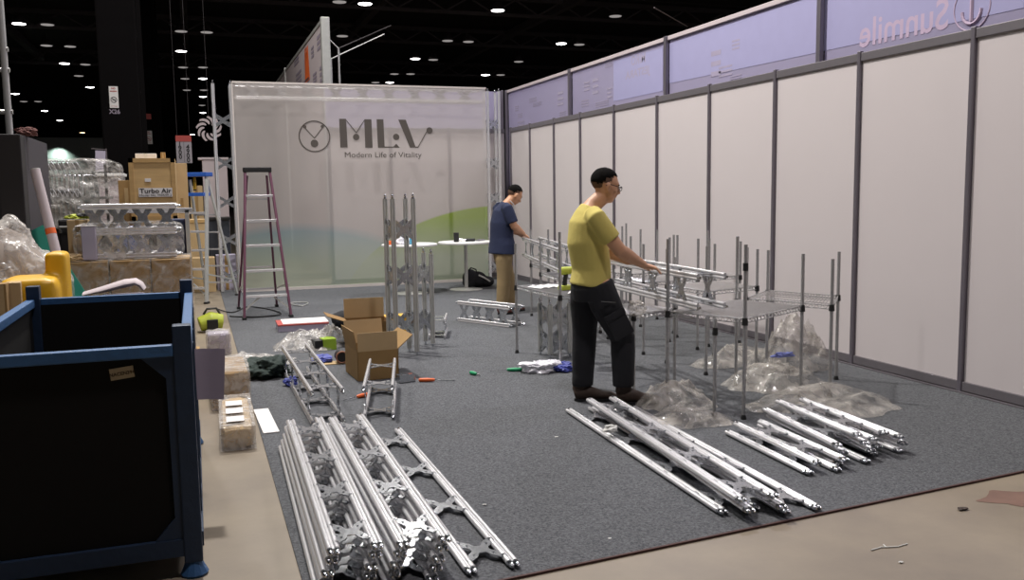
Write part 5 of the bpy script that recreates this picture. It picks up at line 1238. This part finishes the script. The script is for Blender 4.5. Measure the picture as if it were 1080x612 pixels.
# trousers with the cargo pocket
p = MB()
p.loft([(Pel+Vector((0, 0, .09)), .165, .125), (Pel, .176, .138), (Pel-Vector((-.01, 0, .08)), .165, .13)], 22)
def trouser(p, H0, K, A, k=1.):
    p.loft([(H0+Vector((0, 0, .04)), .098*k, .11*k), (H0.lerp(K, .3), .10*k, .115*k), (H0.lerp(K, .8), .086*k, .092*k), (K, .082*k, .09*k), (K.lerp(A, .3), .082*k, .088*k), (K.lerp(A, .75), .076*k, .08*k), (A+Vector((0, 0, .03)), .073*k, .08*k), (A-Vector((0, 0, .0)), .070*k, .078*k)], 18)
trouser(p, rH, rK, rA); trouser(p, lH, lK, lA)
tr = organic(p, 'cargo_trousers', M['trouser'], ym, .009, 3)
pk = MB(); d_ = (rK-rH).normalized(); m = Matrix((d_, Vector((0, 1, 0)), d_.cross(Vector((0, 1, 0))))).transposed().to_4x4(); m.translation = rH.lerp(rK, .68)+Vector((0, -.098, 0))
pk.box((0, 0, 0), (.19, .03, .15), mx=m, bev=.01); pk.box((-.075, -.012, 0), (.05, .02, .16), mx=m, bev=.008); pk.build('cargo_pocket', mat('black_pocket', '#14151a', .8), tr, True)
MB().bar(rH.lerp(rK, .3)+Vector((.04, -.108, .02)), rH.lerp(rK, .38)+Vector((-.08, -.112, .06)), .006, .004).build('grey_piping', M['grey_steel'], tr)
u, sl = MB(), MB()
shoe(u, sl, (-.185, .065, 0), (.115, -.0, 0), .05); u.loft([(lA+Vector((-.01, 0, .05)), .05, .055), (lA+Vector((-.02, 0, -.03)), .047, .06)], 14)
shoe(u, sl, (.085, -.11, .0), (.375, -.19, .0), .05); u.loft([(rA+Vector((0, 0, .05)), .05, .055), (rA+Vector((.0, 0, -.04)), .047, .06)], 14)
organic(u, 'work_boots', M['boot'], ym, .007, 3); sl.build('boot_soles', M['rubber'], ym)

# ---- man in navy
nx_, ny_ = fl(533, 331).x, fl(533, 331).y
nm = thing('person', 'man in navy t-shirt and khaki trousers bending over truss on shelves', 'person', (nx_, ny_, ZC), .10); nm.scale = (.968, .968, .968)
Pel, Wst, Chs, UC, Nk, Hd = Vector((-.03, 0, .84)), Vector((-.035, 0, .98)), Vector((-.03, 0, 1.16)), Vector((-.01, 0, 1.30)), Vector((.05, 0, 1.41)), Vector((.155, 0, 1.515))
rS, rE, rW_ = Vector((-.03, -.18, 1.335)), Vector((.03, -.235, 1.13)), Vector((.215, -.13, 1.02))
lS, lE, lW_ = Vector((.0, .18, 1.335)), Vector((.08, .24, 1.12)), Vector((.23, .1, 1.02))
rH, rK, rA = Vector((-.045, -.09, .82)), Vector((-.06, -.1, .45)), Vector((-.09, -.1, .09))
lH, lK, lA = Vector((-.02, .09, .82)), Vector((.09, .09, .45)), Vector((.105, .1, .09))
b = MB()
b.loft([(Pel-Vector((0, 0, .06)), .15, .11), (Pel, .165, .12), (Wst, .155, .11), (Chs, .17, .12), (UC, .165, .105), (UC+Vector((.025, 0, .06)), .11, .075), (Nk, .057, .058), (Hd-Vector((.045, 0, .05)), .055, .056)], 22)
arm(b, rS, rE, rW_, 1.13); arm(b, lS, lE, lW_, 1.13); leg(b, rH, rK, rA); leg(b, lH, lK, lA)
hand(b, rW_, (.8, .2, -.5), (.2, 1, .2), (-.2, .3, -1), .98, .6); hand(b, lW_, (.85, -.3, -.5), (.2, -1, .2), (-.2, -.3, -1), .98, .6)
head_mesh(b, Hd, 1.0, .62)
organic(b, 'body', M['skin2'], nm, .0065, 4)
o, Pq = hair_cap(Hd, 1.0, .62, nm, 1.0); face_bits(Pq, 1., nm)
s = MB()
s.loft([(Pel+Vector((-.005, 0, -.07)), .218, .172), (Pel+Vector((0, 0, .05)), .205, .16), (Wst, .186, .144), (Chs, .187, .142), (UC, .18, .122), (UC+Vector((.025, 0, .06)), .132, .09), (UC+Vector((.05, 0, .1)), .08, .076)], 26)
for S_, E_ in ((rS, rE), (lS, lE)): s.loft([(S_+Vector((.0, -S_.y*.35, .03)), .07, .07), (S_+Vector((0, 0, .012)), .074, .072), (S_.lerp(E_, .4), .072, .076), (S_.lerp(E_, .82), .068, .072)], 18)
organic(s, 't_shirt', M['navy_tee'], nm, .009, 4)
MB().tube([(.055, -.075, 1.445), (.10, -.085, 1.40), (.125, -.06, 1.30), (.125, -.03, 1.12)], .007, 6).build('white_lanyard', M['paper'], nm, True)
p = MB(); p.loft([(Pel+Vector((0, 0, .09)), .165, .12), (Pel, .172, .13), (Pel-Vector((0, 0, .08)), .165, .125)], 22)
trouser(p, rH, rK, rA, 1.0); trouser(p, lH, lK, lA, 1.0)
organic(p, 'khaki_trousers', M['khaki'], nm, .009, 3)
u, sl = MB(), MB()
shoe(u, sl, (-.15, -.1, 0), (.13, -.11, 0), .046); shoe(u, sl, (.04, .1, 0), (.32, .09, 0), .046)
organic(u, 'shoes', M['shoe'], nm, .007, 3); sl.build('shoe_soles', M['rubber'], nm)
